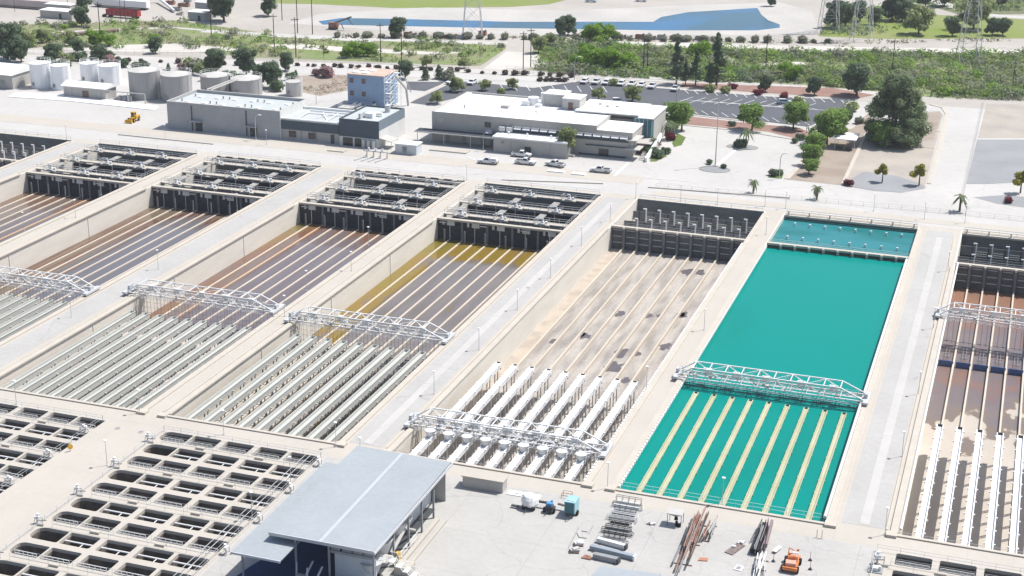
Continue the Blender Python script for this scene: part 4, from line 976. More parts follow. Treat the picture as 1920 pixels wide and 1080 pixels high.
# ------------------------------------------------------------------ roofed shed in the foreground
t = thing('open_shed', 'big open shed with blue-grey roof in the foreground', 'shed', (-88.4, 159, 0))
ZR = 6.2
part(t, 'roof', ROOFG, lambda b: b.add([(-88.5,159.4,ZR),(-73.2,159.4,ZR-.2),(-73.4,187.6,ZR-.2),(-88.5,187.6,ZR),(-88.5,159.4,ZR+.18),(-73.2,159.4,ZR-.02),(-73.4,187.6,ZR-.02),(-88.5,187.6,ZR+.18)], [(0,3,2,1),(4,5,6,7),(0,1,5,4),(1,2,6,5),(2,3,7,6),(3,0,4,7)]))
part(t, 'ridge_strip', mat('pale_ridge', (.43,.465,.49), .5, .03, .5), lambda b: b.add([(-81.2,159.4,ZR+.10),(-80.7,159.4,ZR+.10),(-80.9,187.6,ZR+.12),(-81.4,187.6,ZR+.12),(-81.2,159.4,ZR+.15),(-80.7,159.4,ZR+.14),(-80.9,187.6,ZR+.15),(-81.4,187.6,ZR+.16)], [(0,3,2,1),(4,5,6,7),(0,1,5,4),(1,2,6,5),(2,3,7,6),(3,0,4,7)]))
part(t, 'lower_roof', ROOFG, lambda b: b.box(-91.8,-84.6,155.0,183.4,ZR-1.3,ZR-1.15))
part(t, 'fascia', GALV, lambda b: (b.box(-88.5,-73.2,159.25,159.395,ZR-.3,ZR+.17), b.box(-73.19,-73.05,159.3,187.6,ZR-.38,ZR-.02), b.box(-91.8,-84.6,154.85,154.995,ZR-1.45,ZR-1.14)))
for y in (160.2, 166.8, 172.0, 176.8, 181.3): part(t, 'post', GREY, lambda b: b.box(-73.85,-73.6,y,y+.25,0,ZR-.4))
for x in (-90.6, -84.9, -80.0): part(t, 'front_post', GREY, lambda b: b.box(x,x+.22,159.6 if x > -90 else 155.4,159.85 if x > -90 else 155.65,-3,ZR-.4 if x > -90 else ZR-1.35))
part(t, 'back_wall', BEIGEW, lambda b: b.box(-88,-74,186.8,187,0,ZR-.5))
part(t, 'inner_wall', mat('white_wall', (.5,.52,.55)), lambda b: (b.box(-79.9,-73.9,161.4,161.6,0,4.0), b.box(-79.8,-76,165,186,0,ZR-1.5)))
part(t, 'cross_beam', GREY, lambda b: (b.box(-80,-73.6,159.9,160.2,ZR-1.6,ZR-1.2), b.box(-80,-73.6,159.9,160.2,ZR-.7,ZR-.45)))
part(t, 'louvre', GREY, lambda b: [b.box(-79.7+k*1.6,-78.4+k*1.6,160.0,160.1,ZR-1.15,ZR-.75) for k in range(4)])
part(t, 'shed_floor', DGREY, lambda b: b.prism([(-80.1,140),(-74.5,140),(-74.5,184),(-88,184),(-84,168.2),(-80.1,168.2)], .02, .06))
part(t, 'lined_pit', NAVY, lambda b: b.prism([(-95.5,140),(-80.2,140),(-80.2,168),(-86,182),(-92,160)], .02, .06))
part(t, 'slanted_pipe', PALE, lambda b: (b.bar((-74.6,168,1.2),(-74.2,174.2,3.8),.3,10), b.bar((-74.2,174.2,3.8),(-74.5,173.8,4.8),.28,10), b.bar((-74.4,172.5,2.8),(-74.2,175.5,1.0),.18,8)))
part(t, 'hopper', GALV, lambda b: (b.cone(-75.2,166,.8,4.4,.5,1.7,18), b.cone(-75.4,171.4,.8,4.2,.5,1.6,18), b.cone(-75,162.4,.3,3,.5,1.6,18)))
t = thing('outside_stair', 'white metal stair with zigzag railings on the right of the shed', 'stair', (-72.5, 162, 0))
b = MB()
for k in range(4):
    for s in (0, 1.2):
        p = (-73+k*1.0, 163.5+s, 2.6-k*.55); q = (-72.3+k*1.0, 163.5+s, 2.6-k*.55); e = (-72+k*1.0, 163.5+s, 2.05-k*.55)
        b.bar(p,q,.06); b.bar(q,e,.06); b.bar((p[0],p[1],p[2]+.9),(q[0],q[1],q[2]+.9),.05); b.bar((q[0],q[1],q[2]+.9),(e[0],e[1],e[2]+.9),.05); b.bar(p,(p[0],p[1],p[2]+.9),.04)
    b.box(-73+k,-72.3+k,163.5,164.7,2.5-k*.55,2.6-k*.55)
b.build('stair_flight', WHITE, t)
part(t, 'landing', PALE, lambda b: b.box(-74.3,-73,163,165.2,2.55,2.65)); part(t, 'landing_rail', WHITE, lambda b: (rail(b,(-74.3,163,2.65),(-73,163,2.65)), rail(b,(-73.2,166,.1),(-73.2,174,.1),h=1.5)))
part(thing('yellow_locker', 'yellow upright box beside the foreground stair', 'box', (-73.4, 167.3, 0)), 'locker_body', YELL, lambda b: b.box(-73.5,-73.0,167,167.6,.1,2.0))
t = thing('loading_kerb', 'pale concrete ledge and rail along the shed side', 'kerb', (-72.6, 170, 0))
part(t, 'ledge', CREAM, lambda b: (b.box(-73.2,-72.6,166.2,181,.01,.35), b.box(-71.9,-71.5,167.5,181,.01,.3), b.box(-72.8,-70.6,164.8,167,.01,1.2)))

# low walls and yard boxes
t = thing('concrete_box', 'long beige concrete box casting a shadow by the drained basin', 'box', (-73.3, 192, 0))
part(t, 'box_body', BEIGEW, lambda b: b.box(-73.3,-66.9,192.1,194.2,0,1.85)); part(t, 'box_lid', CREAM, lambda b: b.box(-73.5,-66.7,191.9,194.4,1.853,1.98))
t = thing('pale_slab', 'flat white slab on the yard between the concrete box and wrapped machine', 'slab', (-66, 191.6, 0)); part(t, 'slab', WHITE, lambda b: (b.box(-66.3,-61.2,192.0,193.4,.01,.12), b.box(-65,-64.6,192.6,192.9,.12,.3), b.box(-64,-63.6,192.3,192.6,.12,.28)))

# ------------------------------------------------------------------ trees and bushes
def leaves(b, rg, lobes, n, leaf):
    for _ in range(n):
        c, r = rg.choice(lobes)
        while True:
            d = Vector((rg.uniform(-1,1), rg.uniform(-1,1), rg.uniform(-1,1)))
            if .1 < d.length < 1: break
        d.normalize(); rr = rg.uniform(.55, 1.02); p = Vector(c)+Vector((d.x*r[0], d.y*r[1], d.z*r[2]))*rr
        n_ = (d+Vector((rg.uniform(-.7,.7), rg.uniform(-.7,.7), rg.uniform(-.1,1.2)))).normalized()
        a = n_.orthogonal().normalized(); a = a*math.cos(rg.random()*6.3)+n_.cross(a)*math.sin(rg.random()*6.3); e = n_.cross(a)
        s = leaf*rg.uniform(.6,1.3); t_ = s*rg.uniform(.5,.9)
        b.add([p-a*s-e*t_*.3, p+e*t_*.2-a*s*.1-e*t_, p+a*s, p+a*s*.1+e*t_], [(0,1,2,3)])
def mk_tree(kind, seed):
    def f():
        rg = random.Random(seed); spec = {
          'broad': (8.6, 4.9, 4.1, L_MID, .34, 5600), 'dark': (9.4, 4.6, 4.5, L_DARK, .36, 5400), 'bright': (6.5, 4.6, 3.1, L_BRIGHT, .36, 3400),
          'olive': (5.7, 3.4, 2.6, L_OLIVE, .28, 2800), 'lolli': (5.6, 2.7, 2.1, L_YEL, .22, 2400), 'oval': (8.9, 3.1, 3.6, L_OLIVE, .32, 4200)}[kind]
        H_, rw, rh, lm, lf, n = spec
        t = thing('tree', 'x', 'tree'); zc = H_-rh; b = MB()
        b.cone(0,0,-.2,zc-rh*.3,H_*.032,H_*.02,8); br = []
        for k in range(5):
            a = 2*math.pi*k/5+rg.random(); e = (rw*.6*math.cos(a), rw*.6*math.sin(a), zc+rg.uniform(-.4,.6)*rh*.6); b.bar((0,0,zc-rh*.5), e, H_*.009, 5)
        b.build('trunk', BARK, t); lobes = []
        for k in range(20 if kind != 'lolli' else 7):
            a = rg.random()*6.28; q = rg.uniform(0,.68); z = rg.uniform(-.6,.62); s = rg.uniform(.24,.48)
            lobes.append(((rw*q*math.cos(a), rw*q*math.sin(a), zc+z*rh), (rw*s, rw*s, rh*s*.85)))
        b = MB(); leaves(b, rg, lobes, n, lf); b.build('crown', lm, t); return t
    return f
def mk_conifer(seed, dark=True):
    def f():
        rg = random.Random(seed); t = thing('pine_tree', 'x', 'tree'); H_ = 15.0
        b = MB(); b.cone(0,0,-.2,H_*.95,.32,.06,8); b.build('trunk', BARK, t); lobes = []
        for k in range(34):
            z = H_*(.2+.78*k/34); r = (1-z/H_)*3.6+.35; a = rg.random()*6.28; q = r*rg.uniform(.3,.9)
            lobes.append(((q*math.cos(a), q*math.sin(a), z), (r*.5+.25, r*.5+.25, .55)))
            if k%4 == 0: b2 = None
        b = MB(); leaves(b, rg, lobes, 3000, .34); b.build('crown', L_DARK if dark else L_PINE, t); return t
    return f
def mk_bush(lm, seed, h=1.6, r=1.4, n=420, cone_=False):
    def f():
        rg = random.Random(seed); t = thing('shrub', 'x', 'shrub'); b = MB()
        for k in range(4): b.bar((0,0,-.1), (r*.4*math.cos(k*1.7), r*.4*math.sin(k*1.7), h*.6), .05)
        b.build('stem', BARK, t); lobes = [((rg.uniform(-.4,.4)*r, rg.uniform(-.4,.4)*r, h*rg.uniform(.35,.6)), (r*.6, r*.6, h*.42)) for _ in range(5)]
        if cone_: lobes = [((0,0,h*z), (r*(1-z*.8), r*(1-z*.8), h*.25)) for z in (.2,.4,.6,.8)]
        b = MB(); leaves(b, rg, lobes, n, .24); b.build('foliage', lm, t); return t
    return f
def mk_palm(H_=6.5):
    def f():
        rg = random.Random(int(H_*10)); t = thing('palm_tree', 'x', 'palm'); b = MB(); b.cone(0,0,-.2,H_*.72,.24,.17,10); b.build('trunk', BARK, t); z0 = H_*.72; L = H_*.36+.2
        for k in range(15):
            a = 2*math.pi*k/15+rg.uniform(-.15,.15); up = rg.uniform(-.2,.9); b = MB(); pts = []
            for j in range(7):
                s = j/6; rr = L*s; z = z0+L*(up*s-1.15*s*s*(.7+.3*(1-up))); pts.append(Vector((rr*math.cos(a), rr*math.sin(a), z)))
            sd = Vector((-math.sin(a), math.cos(a), 0))
            for j in range(6):
                wa, wb = .2*math.sin(math.pi*min(1,(j/6)*.9+.1)), .2*math.sin(math.pi*min(1,((j+1)/6)*.9+.1))
                for sg in (1,-1):
                    dz = Vector((0,0,-.22)); b.add([pts[j], pts[j+1], pts[j+1]+sd*wb*sg*1.4+dz*wb*3, pts[j]+sd*wa*sg*1.4+dz*wa*3], [(0,1,2,3)])
            b.build('frond', L_PALM, t)
        return t
    return f
def place_px(P, items, desc, group, base=1.0, end='from the left', z=0):
    """items: (px, py[, scale]) feet of each tree in the photo"""
    items = sorted(items); rg = random.Random(len(items)*7+len(desc))
    for n, it in enumerate(items):
        g_ = at(it[0], it[1]); s = (it[2] if len(it) > 2 else 1.0)*base
        l_ = desc if len(items) == 1 else '%s, %s %s' % (desc, ORD[n], end)
        P.put((g_.x, g_.y, z), rg.uniform(0, 6.28), l_, group or '', (s*rg.uniform(.94,1.06), s*rg.uniform(.94,1.06), s))
T_BROAD, T_DARK, T_BRIGHT, T_OLIVE, T_LOL, T_OVAL = [Proto(mk_tree(k, i+3)) for i, k in enumerate(('broad','dark','bright','olive','lolli','oval'))]
T_PINE, T_PINE2 = Proto(mk_conifer(4)), Proto(mk_conifer(9, False))
B_DARK, B_OLIVE, B_GREY, B_RED, B_BROWN, B_PINK = [Proto(mk_bush(l_, i+20)) for i, l_ in enumerate((L_DARK, L_OLIVE, L_GREY, L_RED, L_BROWN, L_PINK))]
B_CONE = Proto(mk_bush(L_DARK, 31, 3.6, 1.7, 700, True)); PALM, PALMS = Proto(mk_palm(7.0)), Proto(mk_palm(4.4))
G_ = 'trees around the works'
place_px(T_BROAD, [(1487,243,1.05),(1410,243,1.0),(1278,246,1.1),(1550,272,1.25),(1524,292,.8),(1525,312,.75),(1516,328,.55),(1645,276,.95),(1565,245,.85)], 'green broadleaf tree among the car park and yard beds', G_)
place_px(T_OVAL, [(1063,292,1.0)], 'round olive green tree in front of the main building', G_)
place_px(T_DARK, [(1606,180,1.25),(1435,172,.65),(1527,178,.70),(1588,232,.6)], 'dark green dense tree along the far car park edge', G_)
place_px(T_PINE, [(1268,158,1.0),(1343,163,1.22),(1304,160,.8),(1330,164,.55),(1285,160,.6)], 'tall dark conifer behind the car park', G_)
place_px(T_DARK, [(15,112,1.5),(40,116,.9),(100,118,.8),(185,118,.75),(145,100,.6),(405,138,1.0),(462,142,1.1),(508,165,1.0),(535,133,.75),(490,160,.8),(292,100,.7),(760,148,.75)], 'dark tree in the row behind the tanks', G_)
place_px(T_BRIGHT, [(290,88,.8),(180,82,.9),(205,86,.7),(670,106,.9),(690,106,.8),(650,108,.7),(1115,78,1.2),(1140,76,1.0),(1110,128,1.2),(1145,130,1.3),(1175,132,1.0),(1085,130,.9),(1310,112,1.1),(1485,150,.9),(1470,142,.8),(1100,112,1.0)], 'bright yellow-green bushy tree in the river bed', G_)
place_px(T_OLIVE, [(950,212,.001),(855,172,.95),(910,170,.7),(960,168,.75),(1185,192,1.05),(1122,188,.8),(820,195,.8),(1010,100,1.2),(1030,92,1.1),(50,88,1.1),(80,80,1.0),(135,84,1.0),(800,126,.8),(870,128,.7)][1:], 'small olive green tree', G_)
place_px(T_LOL, [(1654,342,1.0),(1723,348,1.15),(1913,362,1.2)], 'small round yellow-green tree on the dirt yard by the road', 'round trees by the road')
place_px(T_OLIVE, [(1722,64,2.2),(1825,55,2.6)], 'bare-branched pale tree in the green field at top right', G_)
place_px(T_DARK, [(1568,52,1.3),(1585,48,1.0),(1612,40,1.0),(1672,38,1.4),(1692,40,1.0),(1640,46,.8),(1785,68,.9),(1860,66,.8),(1880,66,.8),(420,40,1.6),(153,50,.9),(157,22,1.0),(503,30,1.0),(1445,12,.6),(745,70,.9),(1050,68,.8),(1065,66,.9),(1735,12,1.0),(1770,12,1.1),(1820,14,1.0),(1880,12,1.1)], 'dark green tree in the far landscape beyond the river bed', G_)
place_px(PALM, [(1398,278,1.0),(1255,262,1.0),(1226,285,.75)], 'palm tree near the entrance drive', 'palm trees')
place_px(PALMS, [(1412,362,1.0),(1531,374,1.0),(1799,397,1.25)], 'small palm tree on the strip north of the basins', 'small palm trees by the basins')
place_px(B_RED, [(1591,348,1.25),(1890,380,1.2),(1256,262,1.6),(1230,276,1.1),(1374,166,1.4),(1422,178,1.5),(1470,184,1.5)], 'dark red bush', 'red bushes', .9)
place_px(B_PINK, [(606,145,2.6),(590,142,1.6),(210,118,2.0),(340,132,1.6)], 'pinkish flowering bush behind the tanks and grey building', 'pink bushes')
place_px(B_CONE, [(316,132,.7),(345,134,.75),(555,145,.7),(798,150,1.2),(823,148,1.3)], 'dark pointed conical shrub by the back road', 'conical shrubs')
place_px(B_DARK, [(1220,292,1.8),(1233,296,1.5),(1248,288,1.2),(1243,250,1.6),(1262,240,1.3),(1391,276,1.6),(1382,275,1.0),(1330,308,.9),(1357,316,.8),(1500,262,1.2),(1490,268,1.0),(1372,236,1.0),(1262,230,1.5),(1450,330,1.2),(1462,328,1.0)], 'dark green shrub near the entrance drive', 'shrubs near the entrance')
place_px(B_GREY, [(843,150,2.4),(120,126,2.0),(365,132,2.8),(385,130,2.2),(1665,192,1.8),(1612,232,1.4)], 'greyish green shrub beside the back road', 'grey shrubs')
rg = random.Random(3)
bl_ = [(560+k*16.5+rg.uniform(-4,4), 123+k*.62+rg.uniform(-1,1), rg.uniform(.45,.8)) for k in range(20)]
place_px(B_BROWN, bl_, 'low dark shrub on the berm between the two back roads', 'low dark shrubs on the berm', 1.3)
bl_ = [(10+k*29+rg.uniform(-6,6), 109+k*.9+rg.uniform(-1,1), rg.uniform(.5,.95)) for k in range(18)]
place_px(B_BROWN, bl_, 'low brown shrub beside the left part of the back road', 'low dark shrubs on the berm', 1.3)
bl_ = [(905+k*21+rg.uniform(-5,5), 138+k*.9+rg.uniform(-1,1), rg.uniform(.5,1.1)) for k in range(9)]+[(1012+k*12, 152+k*.3, .8) for k in range(5)]
place_px(B_BROWN, bl_, 'low dark shrub on the kerb behind the parked trucks', 'low dark shrubs on the berm', 1.25)
bl_ = [(640+k*26+rg.uniform(-6,6), 70+k*.3, rg.uniform(.9,1.8)) for k in range(36)]
place_px(B_GREY, bl_, 'grey scrubby bush along the far dirt road', 'scrub bushes along the far road', 1.1)
# big pine by the dirt yard
def mk_big():
    rg = random.Random(77); t = thing('pine_tree', 'x', 'tree'); H_ = 19.5; b = MB(); b.cone(0,0,-.2,H_*.8,.6,.15,10); 
    for k in range(9): a = k*2.4; b.bar((0,0,2+k*1.5), (5.2*math.cos(a)*(1-k*.06), 5.2*math.sin(a)*(1-k*.06), 4.5+k*1.6), .13, 5)
    b.build('trunk', BARK, t); lobes = []
    for k in range(150):
        a = rg.random()*6.28; z = rg.uniform(.07,.95); r = 11.2*(1-z)**.5*(.6+.4*min(1, z*5)); q = r*rg.uniform(.3,.9); s = rg.uniform(1.3,2.6)
        lobes.append(((q*math.cos(a), q*math.sin(a), H_*z), (s, s, s*.9)))
    b = MB(); leaves(b, rg, lobes, 42000, .30); b.build('crown', L_PINE, t); return t
place_px(Proto(mk_big), [(1676,268,1.0)], 'huge bushy dark pine, the largest tree, beside the dirt yard', None, 1.0)

# scrub, grass tufts: nobody could count them
def inside(p, poly):
    c = False; j = len(poly)-1
    for i in range(len(poly)):
        (xi, yi), (xj, yj) = poly[i], poly[j]
        if (yi > p[1]) != (yj > p[1]) and p[0] < (xj-xi)*(p[1]-yi)/(yj-yi)+xi: c = not c
        j = i
    return c
def scrub(name, poly, n, mats, wts, hr, label, seed, k=9, avoid=()):
    rg = random.Random(seed); P = [tuple(at(x,y)[:2]) for x, y in poly]; AV = [[tuple(at(x,y)[:2]) for x, y in a] for a in avoid]
    xs, ys = [p[0] for p in P], [p[1] for p in P]; b = MB(); c = 0; tries = 0
    while c < n and tries < n*30:
        tries += 1; p = (rg.uniform(min(xs),max(xs)), rg.uniform(min(ys),max(ys)))
        if not inside(p, P) or any(inside(p, a) for a in AV): continue
        cl = math.sin(p[0]*.09+1.3)*math.sin(p[1]*.13+p[0]*.05)
        if cl+rg.uniform(-.9,.9) < -.25: continue
        b.cm = rg.choices(range(len(mats)), [w_*(1+.8*math.sin(p[0]*.07*(q+1)+q*2)*math.cos(p[1]*.08)) for q, w_ in enumerate(wts)])[0]
        h = rg.uniform(*hr); r = h*rg.uniform(.7,1.3); leaves(b, rg, [((p[0], p[1], h*.4), (r, r, h*.55))], k, min(.45, h*.26)); c += 1
    return tag(b.build(name, mats), label, name.replace('_', ' '), kind='stuff')
R_POLY = [(1000,132),(1030,84),(1060,80),(1240,92),(1500,100),(1925,105),(1925,186),(1745,181),(1640,170),(1500,157),(1240,150),(1080,140)]
SANDP = [(1420,120),(1500,116),(1530,124),(1480,128),(1430,126)]
scrub('river_scrub', R_POLY, 4200, [L_MID, L_OLIVE, L_GREY, L_DARK, L_BRIGHT], [4,5,3,1,1.4], (.9,2.4), 'dense grey-green scrub covering the river bed on the right', 1, 22, [SANDP])
scrub('river_scrub', [(0,48),(130,42),(330,40),(480,62),(640,76),(760,78),(950,84),(945,94),(890,122),(700,114),(480,106),(300,90),(0,92)], 1500, [L_MID, L_OLIVE, L_GREY, L_BRIGHT], [2,6,3,2], (.5,1.5), 'patchy green scrub in the river bed on the left', 2, 9,
      [[(105,92),(230,84),(330,82),(420,88),(470,94),(380,98),(200,97)], [(500,84),(640,88),(900,99),(790,102),(520,90)]])
scrub('river_bushes', R_POLY, 330, [L_MID, L_OLIVE, L_GREY, L_DARK, L_BRIGHT], [4,4,4,2,2], (2.6,4.6), 'taller rounded bushes spread through the right river bed', 11, 110, [SANDP])
scrub('river_bushes', [(0,48),(130,42),(330,40),(480,62),(640,76),(760,78),(950,84),(945,94),(890,122),(700,114),(480,106),(300,90),(0,92)], 110, [L_MID, L_OLIVE, L_GREY, L_BRIGHT], [2,4,4,1], (1.6,3.4), 'taller rounded bushes spread through the left river bed', 12, 80)
scrub('hill_bushes', [(1540,72),(1560,30),(1600,14),(1700,12),(1740,36),(1640,66)], 260, [L_DARK, L_MID, L_GREY], [4,3,3], (1.2,3.2), 'bushes on the bank right of the pond', 3, 12)
scrub('hill_bushes', [(1660,-6),(1925,-6),(1925,20),(1800,22)], 500, [L_DARK, L_MID, L_OLIVE], [4,3,3], (1.5,3.5), 'bushes covering the hill in the top right corner', 4, 10)
scrub('fence_scrub', [(1745,178),(1925,184),(1925,190),(1745,184)], 160, [L_GREY, L_OLIVE], [3,3], (.7,1.3), 'low scrub hedge along the road at upper right', 5, 8)
scrub('bank_scrub', [(640,66),(1060,70),(1560,78),(1900,72),(1900,78),(1560,84),(1060,76),(640,72)], 520, [L_GREY, L_BROWN, L_OLIVE], [3,2,2], (.5,1.5), 'low scrub along the bank of the pale canal', 6, 8)
scrub('bed_plants', [(570,172),(600,178),(655,168),(685,152),(640,142),(600,160),(562,158)], 130, [L_OLIVE, L_PINK, L_BROWN], [2,3,3], (.4,.9), 'low plants in the brown bed beside the blue tower', 7, 8)

# ------------------------------------------------------------------ lamps, poles, pylons
def mk_lamp():
    t = thing('lamp_post', 'x', 'lamp post'); b = MB(); b.cone(0,0,0,4.15,.055,.038,8); b.cone(0,0,0,.12,.2,.2,8); b.build('pole', GALV, t)
    b = MB(); b.cone(0,0,4.15,4.28,.08,.24,12); b.cone(0,0,4.28,4.38,.29,.26,14); b.build('lamp_head', WHITE, t); return t
LP = Proto(mk_lamp)
def lamps(pts, desc):
    pts = sorted(pts, key=lambda q: -q[1])
    for n, q in enumerate(pts):
        g_ = at(*q); LP.put((g_.x, g_.y, 0), 0, '%s%s' % (desc, '' if len(pts) == 1 else ', %s from the near end' % ORD[n]), 'slim lamp posts around the basins')
lamps([(1139,916),(1212,730),(1320,619),(1436,440)], 'lamp post left of the teal basin')
lamps([(1659,1003),(1691,856),(1722,740),(1750,616),(1777,508)], 'lamp post right of the teal basin')
lamps([(898,656),(814,739),(970,581),(1032,521),(1090,460),(1144,415)], 'lamp post left of the drained basin')
lamps([(659,508),(575,545),(534,593),(691,460),(1030,455)], 'slim lamp post beside the olive basin')
lamps([(297,505),(134,595),(445,396),(190,366),(142,408),(45,432)], 'lamp post among the left basins')
lamps([(1192,372),(1276,378),(1345,384),(1434,387),(1473,391),(1638,396),(1733,411),(1809,418)], 'lamp post behind the right basins')
lamps([(201,873),(473,973),(545,905),(420,815),(31,758),(262,775),(630,838)], 'slim lamp post beside the filter decks')
lamps([(1354,945),(676,868)], 'slim lamp post on the near edge of the basins')
lamps([(125,262),(310,262),(500,272),(875,338)], 'slim lamp post north of the left hand basins')
def mk_bent():
    t = thing('street_lamp', 'x', 'street lamp'); b = MB(); b.cone(0,0,0,6.0,.13,.10,8); b.bar((0,0,6),(.35,0,6.9),.09,6); b.bar((.35,0,6.9),(1.1,0,7.3),.09,6); b.build('pole', PALE, t)
    b = MB(); b.cbox(1.5,0,7.2,.9,.4,.2); b.build('lamp_head', WHITE, t); return t
BL = Proto(mk_bent)
for (x, y, l_, s) in ((480,262,'curved pale street lamp in front of the long grey building',1),(906,282,'curved street lamp at the dark canopy of the main building',.7),(1077,150,'street lamp behind the parked trucks',1.1),(1144,132,'street lamp on the berm behind the car park',.9),(1268,190,'street lamp at the right end of the parked trucks',1.0),(1512,250,'street lamp between trees at the car park corner',1.0),(1461,335,'thin street lamp on the entrance drive',.95),(593,196,'small street lamp behind the low slate building',.7),(121,122,'pale street lamp left of the white tanks',1)):
    g_ = at(x, y); BL.put((g_.x, g_.y, 0), 2.6 if x in (1268,) else 0, l_, 'curved street lamps', s)
g_ = at(1341, 312); t = thing('mast', 'very tall thin pole on the oval island of the entrance drive', 'mast', (g_.x, g_.y, 0))
part(t, 'pole', PALE, lambda b: b.cone(g_.x, g_.y, 0, 20, .16, .08, 8)); part(t, 'mast_base', CREAM, lambda b: b.cone(g_.x, g_.y, 0, .3, .7, .7, 12)); part(t, 'lamp_head', GALV, lambda b: b.box(g_.x-.5,g_.x+.5,g_.y-.2,g_.y+.2,20,20.25))
def mk_pole():
    t = thing('power_pole', 'x', 'power pole'); b = MB(); b.cone(0,0,-.3,12.5,.17,.12,7); b.build('pole', WOOD, t); b = MB(); b.box(-1.2,1.2,-.08,.08,11.6,11.78); b.build('crossarm', WOOD, t)
    b = MB()
    for x in (-1.1,-.5,.5,1.1): b.cone(x,0,11.78,12.0,.06,.04,6)
    b.build('insulator', GREY, t); return t
PP = Proto(mk_pole)
pl = sorted([(28,22,.6),(128,22,.8),(189,78,1.2),(227,40,.8),(236,42,.8),(397,76,1.1),(529,38,1.1),(558,62,1.2),(586,64,1.2),(555,107,1.15),(515,100,1.15),(607,109,.55),(714,116,1.1),(753,115,1.1),(879,117,.5),(981,129,1.05),(995,126,1.1),(1206,136,1.0),(1213,136,1.0),(1435,136,1.0),(1672,140,1.0),(1897,174,.85),(1918,178,.7)])
for n, (x, y, s) in enumerate(pl):
    g_ = at(x, y); PP.put((g_.x, g_.y, 0), .5, 'dark wooden power pole in the river plain, %s from the left' % ORD[n], 'wooden power poles', s)
def mk_pylon():
    t = thing('pylon', 'x', 'pylon'); H_ = 36.; b = MB(); lv = [0,6,12,17,22,26.5,30,33,36]; w_ = lambda z: 3.3*(1-z/H_)**.9*1+.55
    for a, c in zip(lv, lv[1:]):
        A, Cc = w_(a), w_(c)
        for sx, sy in ((1,1),(-1,1),(-1,-1),(1,-1)): b.bar((sx*A,sy*A,a),(sx*Cc,sy*Cc,c),.13)
        for sg in (1,-1):
            b.bar((-A,sg*A,a),(Cc,sg*Cc,c),.06); b.bar((A,sg*A,a),(-Cc,sg*Cc,c),.06); b.bar((sg*A,-A,a),(sg*Cc,Cc,c),.06); b.bar((sg*A,A,a),(sg*Cc,-Cc,c),.06); b.bar((-Cc,sg*Cc,c),(Cc,sg*Cc,c),.06)
    b.build('lattice', GALV, t)
    for z in (26.5,31): b = MB(); b.bar((-6,0,z+.6),(6,0,z+.6),.12); b.bar((-6,0,z+.6),(-.8,0,z+1.8),.07); b.bar((6,0,z+.6),(.8,0,z+1.8),.07); b.build('crossarm', GALV, t)
    return t
PY = Proto(mk_pylon)
for (x, y, l_) in ((886,70,'lattice pylon in front of the pond'),(1553,60,'lattice pylon left of the bank trees at top right'),(1615,76,'lattice pylon between the trees at top right'),(1815,116,'lattice pylon standing in the scrub at the upper right')):
    g_ = at(x, y); PY.put((g_.x, g_.y, 0), .3, l_, 'lattice pylons', 1.0)

